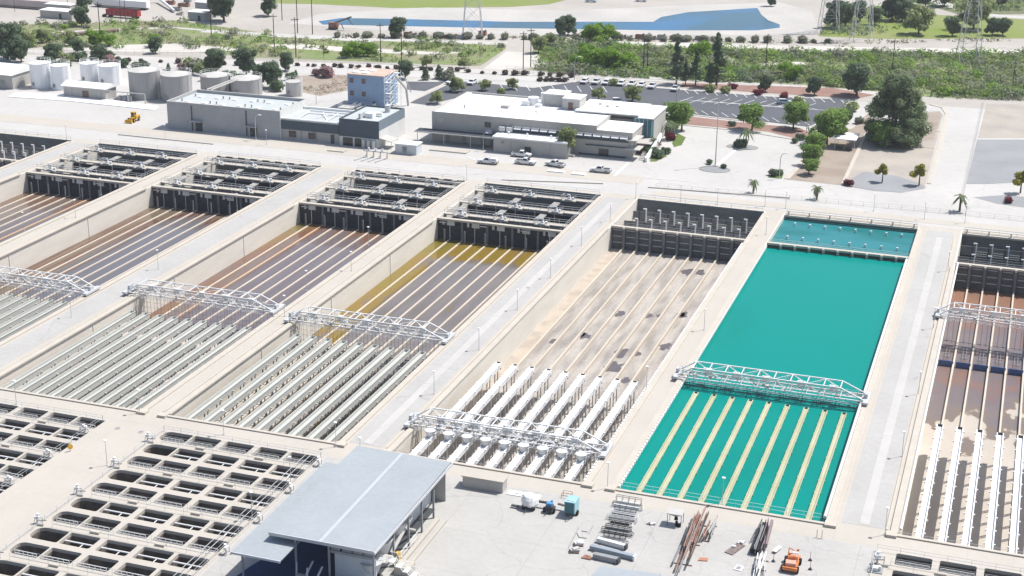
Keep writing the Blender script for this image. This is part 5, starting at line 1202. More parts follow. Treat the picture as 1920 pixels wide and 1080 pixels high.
# ------------------------------------------------------------------ vehicles
def mk_truck(kind, paint):
    def f():
        t = thing('pickup_truck' if kind != 'suv' else 'parked_car', 'x', 'truck' if kind != 'suv' else 'car')
        b = MB(); b.profile([(-2.7,.45),(2.65,.45),(2.72,.75),(2.62,1.0),(1.35,1.12),(1.3,1.16),(-2.7,1.1)] if kind != 'suv' else [(-2.4,.4),(2.3,.4),(2.4,.7),(2.3,.92),(1.2,1.05),(-2.4,1.05)], 1.96, 1.86); bd = b.build('body', paint, t)
        b = MB()
        if kind == 'pickup': b.profile([(-.65,1.12),(1.3,1.12),(.55,1.78),(.2,1.84),(-.45,1.8)], 1.8, 1.45)
        elif kind == 'shell': b.profile([(-.45,1.12),(1.3,1.12),(.55,1.78),(.2,1.84),(-.35,1.84)], 1.8, 1.45)
        else: b.profile([(-2.3,1.05),(1.15,1.05),(.4,1.62),(.1,1.68),(-1.9,1.66)], 1.75, 1.4)
        cb = b.build('cab', paint, t)
        b = MB()
        for s in (-1,1):
            ys = s*.905; yt = s*.765
            if kind == 'suv': q = [(-2.0,1.14),(.85,1.14),(.35,1.56),(-1.75,1.56)]; ys, yt = s*.885, s*.745
            else: q = [(-.45,1.22),(.95,1.22),(.5,1.70),(-.32,1.72)]
            b.add([(q[0][0],ys*.99,q[0][1]),(q[1][0],ys*.99,q[1][1]),(q[2][0],yt*1.01,q[2][1]),(q[3][0],yt*1.01,q[3][1])], [(0,1,2,3)])
        if kind != 'suv': b.add([(1.24,-.78,1.2),(1.24,.78,1.2),(.62,.66,1.76),(.62,-.66,1.76)], [(0,1,2,3)]); b.add([(-.65,-.7,1.25),(-.65,.7,1.25),(-.49,.62,1.74),(-.49,-.62,1.74)], [(0,1,2,3)])
        else: b.add([(1.1,-.75,1.12),(1.1,.75,1.12),(.48,.64,1.62),(.48,-.64,1.62)], [(0,1,2,3)]); b.add([(-2.31,-.72,1.1),(-2.31,.72,1.1),(-1.96,.62,1.6),(-1.96,-.62,1.6)], [(0,1,2,3)])
        b.build('window', GLASS, cb)
        if kind == 'pickup': b = MB(); b.box(-2.55,-.75,-.78,.78,1.05,1.165); b.m = [0]*6; b.build('bed', DGREY, t)
        if kind == 'shell':
            b = MB(); b.profile([(-2.68,1.1),(-.5,1.1),(-.55,1.68),(-2.5,1.66)], 1.86, 1.7); b.build('camper_shell', paint, t)
            for s in (-1,1): b = MB(); b.add([(-2.35,s*.925,1.25),(-.75,s*.925,1.25),(-.75,s*.875,1.55),(-2.35,s*.875,1.55)], [(0,1,2,3)]); b.build('shell_panel', PALE, t)
        xs = (-1.75,1.75) if kind != 'suv' else (-1.5,1.45)
        for x in xs:
            for s in (-1,1):
                b = MB(); b.bar((x,s*.72,.4),(x,s*1.0,.4),.4,16); wh = b.build('wheel', BLACK, t); b = MB(); b.bar((x,s*1.0,.4),(x,s*1.02,.4),.22,12); b.build('rim', GALV, wh)
        for s in (-.7,.7): b = MB(); xx = 2.66 if kind != 'suv' else 2.34; b.box(xx,xx+.07,s-.2,s+.2,.72,.88); b.build('headlight', PALE, t)
        for s in (-.8,.8): b = MB(); xx = -2.74 if kind != 'suv' else -2.44; b.box(xx,xx+.05,s-.1,s+.1,.75,1.0); b.build('tail_light', RED, t)
        b = MB(); xx = 2.68 if kind != 'suv' else 2.36; b.box(xx,xx+.12,-.9,.9,.42,.62); b.box(-xx-.12,-xx,-.9,.9,.42,.62); b.build('bumper', DGREY, t)
        return t
    return f
PAINTW = mat('car_white', (.66,.67,.68), .3, .02, 1, spec=.5)
TS, TP, TC = Proto(mk_truck('shell', PAINTW)), Proto(mk_truck('pickup', PAINTW)), Proto(mk_truck('suv', PAINTW))
def veh(P, x, y, rz, l_, g2='vehicles parked around the works'): g_ = at(x, y); P.put((g_.x, g_.y, .02), rz, l_, g2)
veh(TS, 915, 307, math.pi+.03, 'white service truck with camper shell, leftmost in front of the main building')
veh(TP, 978, 294, 0.02, 'white pickup truck closest to the annex wall')
veh(TP, 985, 308, 0.0, 'white pickup truck just in front of the one by the annex')
veh(TP, 1041, 312, 2.9, 'white pickup truck parked below the round olive tree')
veh(TP, 1126, 323, math.pi, 'white pickup truck with dark bed, rightmost in front of the main building')
for n, (x, y) in enumerate(((1096,156),(1118,157),(1137,158),(1165,160),(1185,161),(1203,163),(1223,165),(1266,170))):
    veh(TC if n in (0,2,3,5) else TP, x, y, -math.pi/2, 'white vehicle in the far car park row, %s from the left' % ORD[n], 'white vehicles in the far car park row')
veh(TC, 852, 172, -.9, 'white car near the left end of the car park'); veh(TC, 885, 158, -1.6, 'white car with dark windows beside small trees at the car park'); veh(TC, 848, 157, -2, 'dark bonneted white car at the top left of the car park')
CARB = Proto(mk_truck('suv', mat('car_silver_blue', (.45,.52,.55), .3, .03, 1, spec=.5))); veh(CARB, 1471, 195, .35, 'light blue car alone in the right part of the car park')
veh(TC, 1160, 193, .3, 'white car half hidden behind the main building roof'); veh(TC, 1202, 3, .2, 'white car far away above the pond'); veh(CARB, 1108, 4, .2, 'dark greenish vehicle at the top edge above the pond')
# wheel loader
g_ = at(250, 228); t = thing('wheel_loader', 'yellow wheel loader parked on the pale yard at upper left', 'loader', (g_.x, g_.y, 0)); X, Y = g_.x, g_.y; t.scale = (.72,.72,.85)
part(t, 'body', YELL, lambda b: (b.box(X-1.3,X+1.3,Y+.4,Y+3.4,.8,2.0), b.box(X-.8,X+.8,Y-1.8,Y+.5,.8,1.6)))
part(t, 'cab', YELL, lambda b: (b.box(X-.75,X+.75,Y-.2,Y+1.3,2.0,2.2), b.box(X-.85,X+.85,Y-.3,Y+1.4,3.2,3.4), b.box(X-.8,X-.65,Y-.2,Y-.05,2,3.2), b.box(X+.65,X+.8,Y-.2,Y-.05,2,3.2), b.box(X-.8,X-.65,Y+1.1,Y+1.3,2,3.2), b.box(X+.65,X+.8,Y+1.1,Y+1.3,2,3.2)))
part(t, 'cab_glass', GLASS, lambda b: b.box(X-.66,X+.66,Y-.1,Y+1.1,2.2,3.19)); part(t, 'bucket', YELL, lambda b: (b.box(X-1.6,X+1.6,Y-3.2,Y-3.0,.2,1.2), b.box(X-1.6,X+1.6,Y-3.9,Y-3.2,.15,.3), b.box(X-1.6,X-1.5,Y-3.9,Y-3.2,.3,1.1), b.box(X+1.5,X+1.6,Y-3.9,Y-3.2,.3,1.1)))
part(t, 'arm', YELL, lambda b: (b.bar((X-.6,Y-.5,1.6),(X-.6,Y-3,.7),.15), b.bar((X+.6,Y-.5,1.6),(X+.6,Y-3,.7),.15)))
for dx in (-1.2, 1.2):
    for dy in (-1.3, 2.3): wh = part(t, 'wheel', BLACK, lambda b: b.bar((X+dx-.25,Y+dy,.75),(X+dx+.25,Y+dy,.75),.75,16)); part(wh, 'rim', YELL, lambda b: b.bar((X+dx-.28,Y+dy,.75),(X+dx+.28,Y+dy,.75),.35,10))
# red dumpster on a trailer, excavator and the junk of the far yard
g_ = at(232, 33); X, Y = g_.x, g_.y; t = thing('red_container', 'long red open container at the far left junk yard', 'container', (X-8, Y, 0))
part(t, 'body', RED, lambda b: (b.box(X-7.5,X+7.5,Y-1.3,Y-1.1,.9,3.3), b.box(X-7.5,X+7.5,Y+1.1,Y+1.3,.9,3.3), b.box(X-7.5,X-7.3,Y-1.1,Y+1.1,.9,3.3), b.box(X+7.3,X+7.5,Y-1.1,Y+1.1,.9,3.3), b.box(X-7.3,X+7.3,Y-1.1,Y+1.1,.9,1.1)))
part(t, 'rim', mat('faded_red', (.45,.2,.2), .7), lambda b: [b.box(X-7.5+k*1.9,X-7.35+k*1.9,Y-1.36,Y-1.303,.9,3.3) for k in range(8)])
part(t, 'chassis', DGREY, lambda b: b.box(X-9.5,X+7,Y-.6,Y+.6,.6,.89)); part(t, 'wheel', BLACK, lambda b: [b.bar((X+dx,Y-1.2,.5),(X+dx,Y+1.2,.5),.5,12) for dx in (-9,-6,5,6.3)])
for (x, y, w_, l_) in ((225,16,13,'long white trailer above the red container'),(30,15,20,'long pale pink trailer roof in the top left corner'),(62,52,1,'x')):
    if w_ > 1:
        q = at(x, y); t = thing('long_trailer', l_, 'trailer', (q.x-w_, q.y, 0)); part(t, 'body', ROOFW if x > 100 else mat('pale_pink_metal', (.5,.42,.40), .7), lambda b: b.box(q.x-w_,q.x+w_,q.y,q.y+3,.9,3.6)); part(t, 'chassis', DGREY, lambda b: b.box(q.x-w_+.5,q.x+w_-.5,q.y+.5,q.y+2.5,.45,.89)); part(t, 'wheel', BLACK, lambda b: [b.bar((q.x+dx,q.y+.1,.45),(q.x+dx,q.y+2.9,.45),.45,10) for dx in (w_-2.6,w_-1.4,-w_+2)])
g_ = at(640, 56); X, Y = g_.x, g_.y; t = thing('excavator', 'rusty brown conveyor machine standing on the pond bank', 'machine', (X, Y, 0))
part(t, 'track', DGREY, lambda b: (b.box(X-5,X-2,Y-1.4,Y-.6,0,.9), b.box(X-5,X-2,Y+.6,Y+1.4,0,.9))); part(t, 'body', RUST, lambda b: b.box(X-5,X-1.5,Y-1.2,Y+1.2,.95,2.8))
part(t, 'boom', mat('grey_tray', (.2,.2,.2)), lambda b: (b.bar((X-4.5,Y,2),(X+4.5,Y,5.4),.35,6), b.bar((X,Y,2.6),(X+1,Y,.3),.2), b.bar((X+3,Y,4.6),(X+5.2,Y,2.4),.25)))
t = thing('storage_pipe', 'long brown pipeline lying in the left river bed', 'pipe', tuple(at(80,72))); part(t, 'pipe_run', mat('rust_pipe', (.24,.17,.15), .8), lambda b: b.bar((*at(80,73)[:2],.8), (*at(222,60)[:2],.8), .75, 12))
part(t, 'pipe_support', PALE, lambda b: [b.cbox(*at(80+k*35,73-k*3.2)[:2],0,.5,2,1.2) for k in range(1,5)])
t = thing('white_pipe', 'white raised pipeline crossing the top left scrub', 'pipe', tuple(at(255,4))); part(t, 'pipe_run', WHITE, lambda b: (b.bar((*at(255,6)[:2],2), (*at(298,5)[:2],2), .6, 10), b.bar((*at(298,5)[:2],2), (*at(327,24)[:2],.8), .6, 10)))
rg = random.Random(8); mm_ = [RUST, RED, BROWN, GREY, WHITE, BLUEP]
for n, (x, y) in enumerate([(765,69),(775,70),(790,70),(835,71),(848,72),(862,72),(905,66),(1168,72),(1180,73),(1200,73),(1222,74),(1240,74),(1262,74),(1312,75),(1340,76),(320,8),(330,20),(338,28),(345,12),(352,4)]):
    q = at(x, y); t = thing('scrap_item', '%s scrap bin in the far equipment rows, %s from the left' % (('rusty','grey','pale')[n%3], ORD[sorted([765,775,790,835,848,862,905,1168,1180,1200,1222,1240,1262,1312,1340,320,330,338,345,352]).index(x)]), 'scrap', (q.x, q.y, 0), 'scrap stored in the far yard')
    w_ = rg.uniform(1.2,2.6); h_ = rg.uniform(.8,1.8); M_ = (RUST, GREY, PALE)[n%3]
    part(t, 'bin', M_, lambda b: (b.box(q.x-w_,q.x+w_,q.y-.9,q.y-.8,.1,h_), b.box(q.x-w_,q.x+w_,q.y+.8,q.y+.9,.1,h_), b.box(q.x-w_,q.x-w_+.1,q.y-.8,q.y+.8,.1,h_), b.box(q.x+w_-.1,q.x+w_,q.y-.8,q.y+.8,.1,h_), b.box(q.x-w_+.1,q.x+w_-.1,q.y-.8,q.y+.8,.1,.3)))
    part(t, 'load', (BROWN, RUST, GREY)[n%3], lambda b: b.bar((q.x-w_*.8,q.y,.5),(q.x+w_*.9,q.y+.3,h_+.4),.25,6))

# ------------------------------------------------------------------ yard objects
def th(name, label, cat, px, py, group=None): g_ = at(px, py); return thing(name, label, cat, (g_.x, g_.y, 0), group), g_.x, g_.y
t, X, Y = th('wrapped_machine', 'machine wrapped in white tarpaulin on wheels, leftmost on the yard', 'machine', 990, 957)
rg = random.Random(4); b = MB(); n = 14; rings = []
for j, (z, r_) in enumerate(((.55,1.15),(1.0,1.35),(1.6,1.25),(2.05,.9),(2.3,.45))):
    rings.append([(X+r_*(1+rg.uniform(-.14,.14))*math.cos(6.283*k/n), Y+.8+r_*.85*(1+rg.uniform(-.14,.14))*math.sin(6.283*k/n), z+rg.uniform(-.08,.08)) for k in range(n)])
b.add([p for q in rings for p in q]+[(X,Y+.8,2.35)], [(j*n+k, j*n+(k+1)%n, (j+1)*n+(k+1)%n, (j+1)*n+k) for j in range(4) for k in range(n)]+[(4*n+k, 4*n+(k+1)%n, 5*n) for k in range(n)])
b.build('tarpaulin', WHITE, t)
for dx in (-.8,.8): part(t, 'wheel', BLACK, lambda b: b.bar((X+dx-.12,Y+.2,.35),(X+dx+.12,Y+.2,.35),.35,12))
part(t, 'frame', DGREY, lambda b: (b.box(X-.9,X+.9,Y-.2,Y+1.7,.4,.55), b.bar((X,Y-.2,.45),(X-.1,Y-1.3,.35),.07), b.box(X-2.6,X-1.4,Y-.1,Y+.3,.25,.45), b.bar((X+1,Y+1.6,.9),(X+3,Y+1.6,.9),.22,6)))
t, X, Y = th('pump_trailer', 'small trailer pump with bright blue top between tarpaulin and teal box', 'pump', 1028, 963)
part(t, 'frame', DGREY, lambda b: (b.box(X-.7,X+.7,Y-.2,Y+1.5,.45,.6), b.bar((X,Y-.2,.5),(X-.3,Y-1.2,.3),.06), b.cbox(X,Y+.5,.6,1.1,1.1,.5,.1)))
part(t, 'engine', BLUEP, lambda b: (b.cbox(X,Y+.5,1.1,.8,.7,.45,.1), b.cone(X+.2,Y+1.0,1.1,1.7,.18,.18,10)))
for dx in (-.75,.75): part(t, 'wheel', BLACK, lambda b: b.bar((X+dx-.12,Y+.4,.38),(X+dx+.12,Y+.4,.38),.38,12))
part(t, 'hose', mat('brown_hose',(.2,.16,.14),.8), lambda b: b.bar((X+.9,Y+1.8,.9),(X+3,Y+1.7,.7),.2,6))
t, X, Y = th('compressor_trailer', 'teal upright box compressor on a trailer with dark door', 'compressor', 1068, 971)
part(t, 'housing', TEALP, lambda b: b.box(X-.85,X+.75,Y,Y+2.3,.75,2.5)); part(t, 'door', TEALD, lambda b: b.box(X-.75,X+.6,Y-.04,Y-.003,.8,2.4)); part(t, 'roof_vent', GALV, lambda b: (b.cbox(X-.35,Y+.6,2.5,.35,.3,.08), b.cbox(X+.3,Y+.6,2.5,.35,.3,.08)))
for dx in (-.85,.8): part(t, 'wheel', BLACK, lambda b: b.bar((X+dx-.1,Y+1.2,.4),(X+dx+.14,Y+1.2,.4),.4,14))
part(t, 'drawbar', DGREY, lambda b: (b.bar((X-.5,Y,.6),(X,Y-1.3,.4),.06), b.bar((X+.5,Y,.6),(X,Y-1.3,.4),.06), b.box(X-.8,X+.7,Y,Y+2.2,.6,.745)))
t, X, Y = th('guard_frame', 'small brown steel guard frame at the apron edge above the teal compressor', 'frame', 1063, 932)
part(t, 'frame', RUST, lambda b: [b.bar((X+dx,Y+dy,0),(X+dx,Y+dy,.8),.04) for dx in (-.7,.7) for dy in (-.4,.4)]+[b.bar((X-.7,Y+dy,z),(X+.7,Y+dy,z),.03) for dy in (-.4,.4) for z in (.4,.8)])
# row of steel racks
rk = at(1178, 946); rk2 = at(1148, 1020)
cols = [GREY, GREY, mat('rack_blue', (.16,.20,.25), .6), WHITE, PLATE, GREY, DGREY, DGREY, BLACK, GREY]
for n in range(10):
    f = n/9; X, Y = rk.x+(rk2.x-rk.x)*f, rk.y+(rk2.y-rk.y)*f
    t = thing('steel_rack', 'steel walkway frame in the row stacked on the yard, %s from the back' % ORD[n], 'frame', (X, Y, 0), 'row of steel walkway frames on the yard')
    wd = 1.9+.35*math.sin(n*2.1); h = 1.1 if n == 0 else .55+.15*(n%3)
    part(t, 'frame', cols[n], lambda b: [b.bar((X-wd,Y+dy,z),(X+wd,Y+dy,z),.05) for dy in (0,.5) for z in (.12,h)]+[b.bar((X-wd+k*wd*.5,Y+dy,.05),(X-wd+k*wd*.5,Y+dy,h),.04) for k in range(5) for dy in (0,.5)])
    part(t, 'panel', cols[(n+3)%10], lambda b: b.box(X-wd*.9,X+wd*.85,Y+.1,Y+.42,.18,.30+.1*(n%2)))
    if n % 2 == 1: part(t, 'curved_end', WHITE if n < 6 else DGREY, lambda b: [b.bar((X+wd+.5*math.cos(a*.5)-.2,Y+.3+.6*math.sin(a*.5),.4),(X+wd+.5*math.cos(a*.5+.5)-.2,Y+.3+.6*math.sin(a*.5+.5),.4),.05) for a in range(-3,3)])
for n, (a, c, w_, h_, m_, l_) in enumerate((((1107,1030),(1188,1050),.45,.45,mat('beam_blue',(.27,.31,.36),.5),'long blue-grey steel beam lying on the yard in front of the racks'),((1113,1046),(1158,1056),.55,.3,GREY,'shorter dark grey beam lying in front of the blue-grey beam'),((1120,1016),(1172,1030),.45,.28,PLATE,'flat grey grating lying behind the blue-grey beam'))):
    p, q = at(*a), at(*c); t = thing('steel_beam', l_, 'beam', (p.x,p.y,0)); part(t, 'web', m_, lambda b: b.bar((p.x,p.y,.4),(q.x,q.y,.4),w_)); part(t, 'end_plate', WHITE if n == 0 else DGREY, lambda b: b.bar((q.x,q.y,.4),(q.x+.25,q.y-.05,.4),w_*1.15))
    part(t, 'bearer', BROWN, lambda b: (b.box(p.x+.4,p.x+.6,p.y-.8,p.y+.6,.01,.1), b.box(q.x-.6,q.x-.4,q.y-.6,q.y+.8,.01,.1)))
t, X, Y = th('rust_plate', 'rusty red steel plate left of the dark beam on the yard', 'plate', 1100, 1046); part(t, 'plate', RUST, lambda b: b.prism([(X-.7,Y-.4),(X+.7,Y-.5),(X+.5,Y+.5),(X-.4,Y+.6)],.05,.15))
for (x, y, l_, m_) in ((1078,1035,'pile of crumpled white sheets, lower of two by the racks',PALE),(1086,1022,'pile of crumpled white sheets, upper of two by the racks',ROOFW)):
    t, X, Y = th('sheet_pile', l_, 'pile', x, y); part(t, 'sheets', m_, lambda b: (b.cbox(X,Y,.25,1.3,.7,.25,.4), b.cbox(X+.1,Y+.1,.5,1.0,.6,.15,.9))); part(t, 'pallet', BROWN, lambda b: b.cbox(X-.1,Y-.1,.02,1.4,.9,.2,.3))
t, X, Y = th('loose_rods', 'loose thin rods scattered on the yard left of the racks', 'rods', 1072, 1010); part(t, 'rods', GREY, lambda b: [b.bar((*at(*a)[:2],.08),(*at(*c)[:2],.08),.05) for a, c in (((1066,1028),(1085,990)),((1082,1000),(1086,1008)),((1086,1008),(1100,1010)),((1090,996),(1102,998)),((1104,1002),(1112,986)),((1112,1022),(1122,1004)))])
t, X, Y = th('stand_hopper', 'small square hopper on thin legs casting a dark shadow', 'hopper', 1266, 982)
part(t, 'tray', PALE, lambda b: (b.add([(X-1.1,Y-.9,1.9),(X+1.1,Y-.9,1.9),(X+1.1,Y+.9,1.9),(X-1.1,Y+.9,1.9),(X-.15,Y-.15,1.25),(X+.15,Y-.15,1.25),(X+.15,Y+.15,1.25),(X-.15,Y+.15,1.25)], [(0,1,5,4),(1,2,6,5),(2,3,7,6),(3,0,4,7),(4,5,6,7)]), b.box(X-1.15,X+1.15,Y-.95,Y+.95,1.9,1.98)))
part(t, 'leg', DGREY, lambda b: [b.bar((X+dx,Y+dy,0),(X+dx,Y+dy,1.9),.05) for dx in (-1,1) for dy in (-.8,.8)]); part(t, 'valve', BLACK, lambda b: (b.cone(X+.1,Y,.7,1.25,.3,.2,10), b.cone(X+.3,Y-.5,0,.7,.2,.2,8), b.box(X+.5,X+.9,Y-.9,Y-.5,0,.5)))
t, X, Y = th('wood_scrap', 'small white and brown scrap left of the hopper', 'scrap', 1220, 984); part(t, 'boards', BROWN, lambda b: (b.cbox(X,Y,.02,1.2,.15,.15,.1), b.cbox(X+.1,Y+.3,.02,1.0,.12,.12,-.3))); part(t, 'sack', WHITE, lambda b: b.cbox(X+.3,Y+.1,.05,.8,.3,.25,.7))
# rusty truss stacks
def truss_stack(label, p0, p1, n, mats, w_, name='truss_stack'):
    a, c = at(*p0), at(*p1); t = thing(name, label, 'steel stack', (a.x, a.y, 0)); d = (c-a); L = d.length; d.normalize(); nn = Vector((-d.y, d.x, 0)); rg = random.Random(int(p0[0]))
    for k in range(n):
        s = rg.uniform(-w_, w_); e0, e1 = rg.uniform(0,.35)*L, rg.uniform(.55,1.0)*L; z = .1+rg.random()*.9; hgt = rg.uniform(.25,.6)
        b = MB(); p, q = a+d*e0+nn*s, a+d*e1+nn*(s+rg.uniform(-.35,.35)); mt = mats[k%len(mats)]
        for h in (0, hgt): b.bar((p.x,p.y,z+h), (q.x,q.y,z+h), .07)
        m_ = max(2, int((e1-e0)/1.1))
        for j in range(m_+1):
            u = p.lerp(q, j/m_); b.bar((u.x,u.y,z), (u.x,u.y,z+hgt), .035)
            if j < m_: v = p.lerp(q, (j+1)/m_); b.bar((u.x,u.y,z+(hgt if j%2 else 0)), (v.x,v.y,z+(0 if j%2 else hgt)), .03)
        b.build('truss', mt, t)
    for k in range(3):
        u = a+d*L*(.2+.3*k); b = MB(); b.bar((u.x-nn.x*w_*1.2,u.y-nn.y*w_*1.2,.08), (u.x+nn.x*w_*1.2,u.y+nn.y*w_*1.2,.08), .09); b.build('bearer', BROWN, t)
    return t
RUST2 = mat('pale_rust', (.36,.24,.20), .85, .1, 1)
truss_stack('long stack of rusty red steel trusses on the yard below the teal basin', (1318,962), (1268,1085), 15, [RUST, RUST2, GREY, RUST, RUST2, DGREY], 1.15)
truss_stack('stack of thin grey and rusty trusses beside the long rusty stack', (1342,978), (1318,1025), 6, [GREY, RUST, PALE], .45)
t, X, Y = th('rust_sheet', 'orange rusted sheet right of the long rusty stack', 'plate', 1318, 1050); part(t, 'plate', mat('orange_rust',(.42,.2,.12),.9), lambda b: b.prism([(X-.6,Y-.5),(X+.7,Y-.2),(X+.6,Y+.6),(X-.5,Y+.4)],.05,.12))
truss_stack('dark steel stack with white pieces, next to the orange machine', (1438,982), (1418,1046), 12, [DGREY, BLACK, GREY, mat('mauve_steel',(.25,.19,.20),.8)], .7)
truss_stack('bundle of bright white long profiles at the bottom edge', (1432,1040), (1415,1100), 9, [WHITE, ROOFW, GALV], .75, 'profile_bundle')
b = MB(); p, q = at(1443,985), at(1418,1042); X, Y = p.x, p.y; t = thing('dark_panel_stack', 'tilted black and mauve panels leaning on the dark steel stack', 'panels', (X, Y, 0))
part(t, 'panel', BLACK, lambda b: b.prism([(p.x-.9,p.y-1),(p.x-.1,p.y-1),(q.x+.3,q.y),(q.x-.9,q.y)],.3,.9)); part(t, 'side_panel', mat('mauve_steel',(.25,.19,.2),.8), lambda b: b.prism([(p.x+.1,p.y),(p.x+.5,p.y),(q.x+1.1,q.y+2),(q.x+.6,q.y+2)],.4,1.0))
for (x, y, l_, a) in ((1372,1030,'small pile of grey and white scrap between the two steel stacks',0),(1396,1012,'x',0)):
    if l_ != 'x': t, X, Y = th('scrap_pile', l_, 'scrap', 1378, 1030); part(t, 'mat', mat('grey_brown_scrap',(.2,.16,.15),.9,.3,2), lambda b: b.cbox(X,Y,.02,1.3,3.4,.12,-.35)); part(t, 'pieces', WHITE, lambda b: (b.cbox(X+.5,Y+1.9,.14,1.2,.3,.2,.8), b.cbox(X+.5,Y+1.7,.3,.9,.25,.15,-.5), b.cbox(X-.2,Y+.4,.14,.5,.4,.2,.2)))
t, X, Y = th('panel_board', 'white rectangular panel lying right of the dark stack', 'panel', 1457, 1033); part(t, 'panel', WHITE, lambda b: b.cbox(X,Y,.3,.6,1.9,.08,-.3)); part(t, 'trestle', GREY, lambda b: b.cbox(X,Y,.02,.5,1.2,.27,-.3))
t, X, Y = th('floor_frame', 'small white square frame lying left of the white bundle', 'frame', 1385, 1066); part(t, 'frame', WHITE, lambda b: b.cbox(X,Y,.02,1.1,1.3,.1,-.2)); part(t, 'grate', GREY, lambda b: b.cbox(X,Y,.123,.6,.8,.03,-.2))
t, X, Y = th('orange_machine', 'orange mobile machine with engine and tyres near the bottom edge', 'machine', 1483, 1066)
part(t, 'chassis', ORNG, lambda b: (b.box(X-.9,X+.9,Y-1.3,Y+2.6,.5,.75), b.box(X-1.0,X+1.0,Y-1.5,Y-1.2,.45,.9)))
part(t, 'engine', mat('pale_orange', (.62,.34,.26), .6, .15, 2), lambda b: (b.cbox(X,Y-.5,.76,1.4,1.1,.6,.1), b.cbox(X+.2,Y+.9,.76,.9,.7,.8,.3), b.cone(X-.4,Y+1.7,.76,1.5,.3,.22,10)))
part(t, 'drum', ORNG, lambda b: (b.bar((X-.5,Y+.3,1.5),(X+.5,Y+.4,1.6),.3,12), b.bar((X,Y+2.2,.9),(X+.6,Y+2.4,1.8),.14,8), b.bar((X-.7,Y+1.0,.8),(X-.7,Y+2.2,1.9),.08,6), b.bar((X-.7,Y+2.2,1.9),(X+.2,Y+2.4,1.4),.08,6)))
part(t, 'tank', WHITE, lambda b: b.bar((X-.1,Y+1.6,1.5),(X+.6,Y+1.7,1.5),.28,12)); part(t, 'hose', BLACK, lambda b: (b.bar((X-.9,Y-.2,1),(X-.8,Y+1.2,1.1),.14,6), b.bar((X-.5,Y+1.2,1.3),(X+.6,Y+.7,1.2),.08,6)))
for dx in (-1.0,1.0):
    for dy in (-.9, 1.6): part(t, 'wheel', BLACK, lambda b: b.bar((X+dx-.16,Y+dy,.45),(X+dx+.16,Y+dy,.45),.45,14))
def mk_stand():
    t = thing('cone_stand', 'x', 'stand'); b = MB(); b.cone(0,0,0,.35,.32,.06,10); b.build('base', DGREY, t); b = MB(); b.cone(0,0,.35,1.4,.03,.03,6); b.build('rod', DGREY, t); return t
row_put(Proto(mk_stand), [tuple(at(x,y)[:2]) for x, y in ((1450,1053),(1519,1051),(1519,1068))], 'small dark cone with a thin rod', 'small dark cone stands on the yard', end='from left and back')
t, X, Y = th('goal_frame', 'pair of thin brown posts at the apron edge below the teal basin corner', 'posts', 1536, 1009); part(t, 'post', RUST, lambda b: (b.bar((X-.35,Y,0),(X-.35,Y,1.3),.05), b.bar((X+.35,Y,0),(X+.35,Y,1.3),.05))); part(t, 'foot', CREAM, lambda b: b.box(X-.6,X+.6,Y-.2,Y+.2,.01,.06))
t, X, Y = th('pump_skid', 'small white pump skid by the bottom right filter deck', 'pump', 1641, 1070); part(t, 'skid', GREY, lambda b: (b.box(X-1,X+1,Y-.8,Y+.8,.02,.14))); part(t, 'pump', WHITE, lambda b: (b.cbox(X,Y,.141,.8,.8,.5,0), b.cone(X-.6,Y+.3,.14,1.9,.06,.06,6), b.cone(X+.6,Y,.14,.8,.2,.2,10)))
q = at(1135, 1084); t = thing('grey_sheet_roof', 'blue-grey flat canopy roof just cut by the bottom edge', 'canopy', (q.x, q.y, 0)); a_, c_ = at(1125,1062,3), at(1240,1078,3)
part(t, 'roof', ROOFG, lambda b: b.prism([(a_.x,a_.y),(c_.x,c_.y),(c_.x-1,c_.y-8),(a_.x-1,a_.y-8)],3,3.12)); part(t, 'post', GREY, lambda b: (b.bar((a_.x+.3,a_.y-1,0),(a_.x+.3,a_.y-1,3),.08), b.bar((c_.x-.5,c_.y-1,0),(c_.x-.5,c_.y-1,3),.08)))
# north side pieces
t, X, Y = th('pipe_manifold', 'row of bent white pipes over the kerb north of the left basins', 'pipes', 700, 300)
for k in range(4):
    part(t, 'pipe', GALV, lambda b: (b.bar((X-3+k*2,Y+2.5,1.7),(X-3+k*2,Y+2.5,.1),.16,8), b.bar((X-3+k*2,Y+2.5,.5),(X-4.4+k*2,Y-2.5,.25),.13,8)))
    if k < 3: part(t, 'vent_head', WHITE, lambda b: b.cone(X-2.4+k*2,Y+2.6,1.9,2.6,.28,.28,10))
part(t, 'header', GALV, lambda b: b.bar((X-4,Y+2.5,1.7),(X+3.6,Y+2.5,1.7),.16,8))
for (x0_, y0_, x1_, y1_, l_) in ((222,253,400,271,'low concrete kerb wall north of the left basins'),(940,338,1131,345,'low concrete kerb wall north of the olive basin'),(1215,352,1480,372,'low curved kerb north of the drained basin')):
    p, q = at(x0_, y0_), at(x1_, y1_); t = thing('kerb_wall', l_, 'kerb', (p.x,p.y,0)); part(t, 'wall', CREAM, lambda b: b.bar((p.x,p.y,.1),(q.x,q.y,.1),.22)); 
for (x, y, w_, d_, l_) in ((1043,322,4.5,1.8,'white flat slab on the pavement in front of the trucks, left one'),(1085,327,3.6,1.8,'white flat slab on the pavement in front of the trucks, right one'),(632,283,5,2.4,'flat tan slab north of the left basins'),(843,283,11,3.2,'low pale platform before the dark canopy')):
    X, Y = at(x, y)[:2]; t = thing('slab', l_, 'slab', (X,Y,0)); part(t, 'slab', ROOFW if x > 1000 else CREAM, lambda b: b.cbox(X,Y,.05,w_,d_,.25)); 
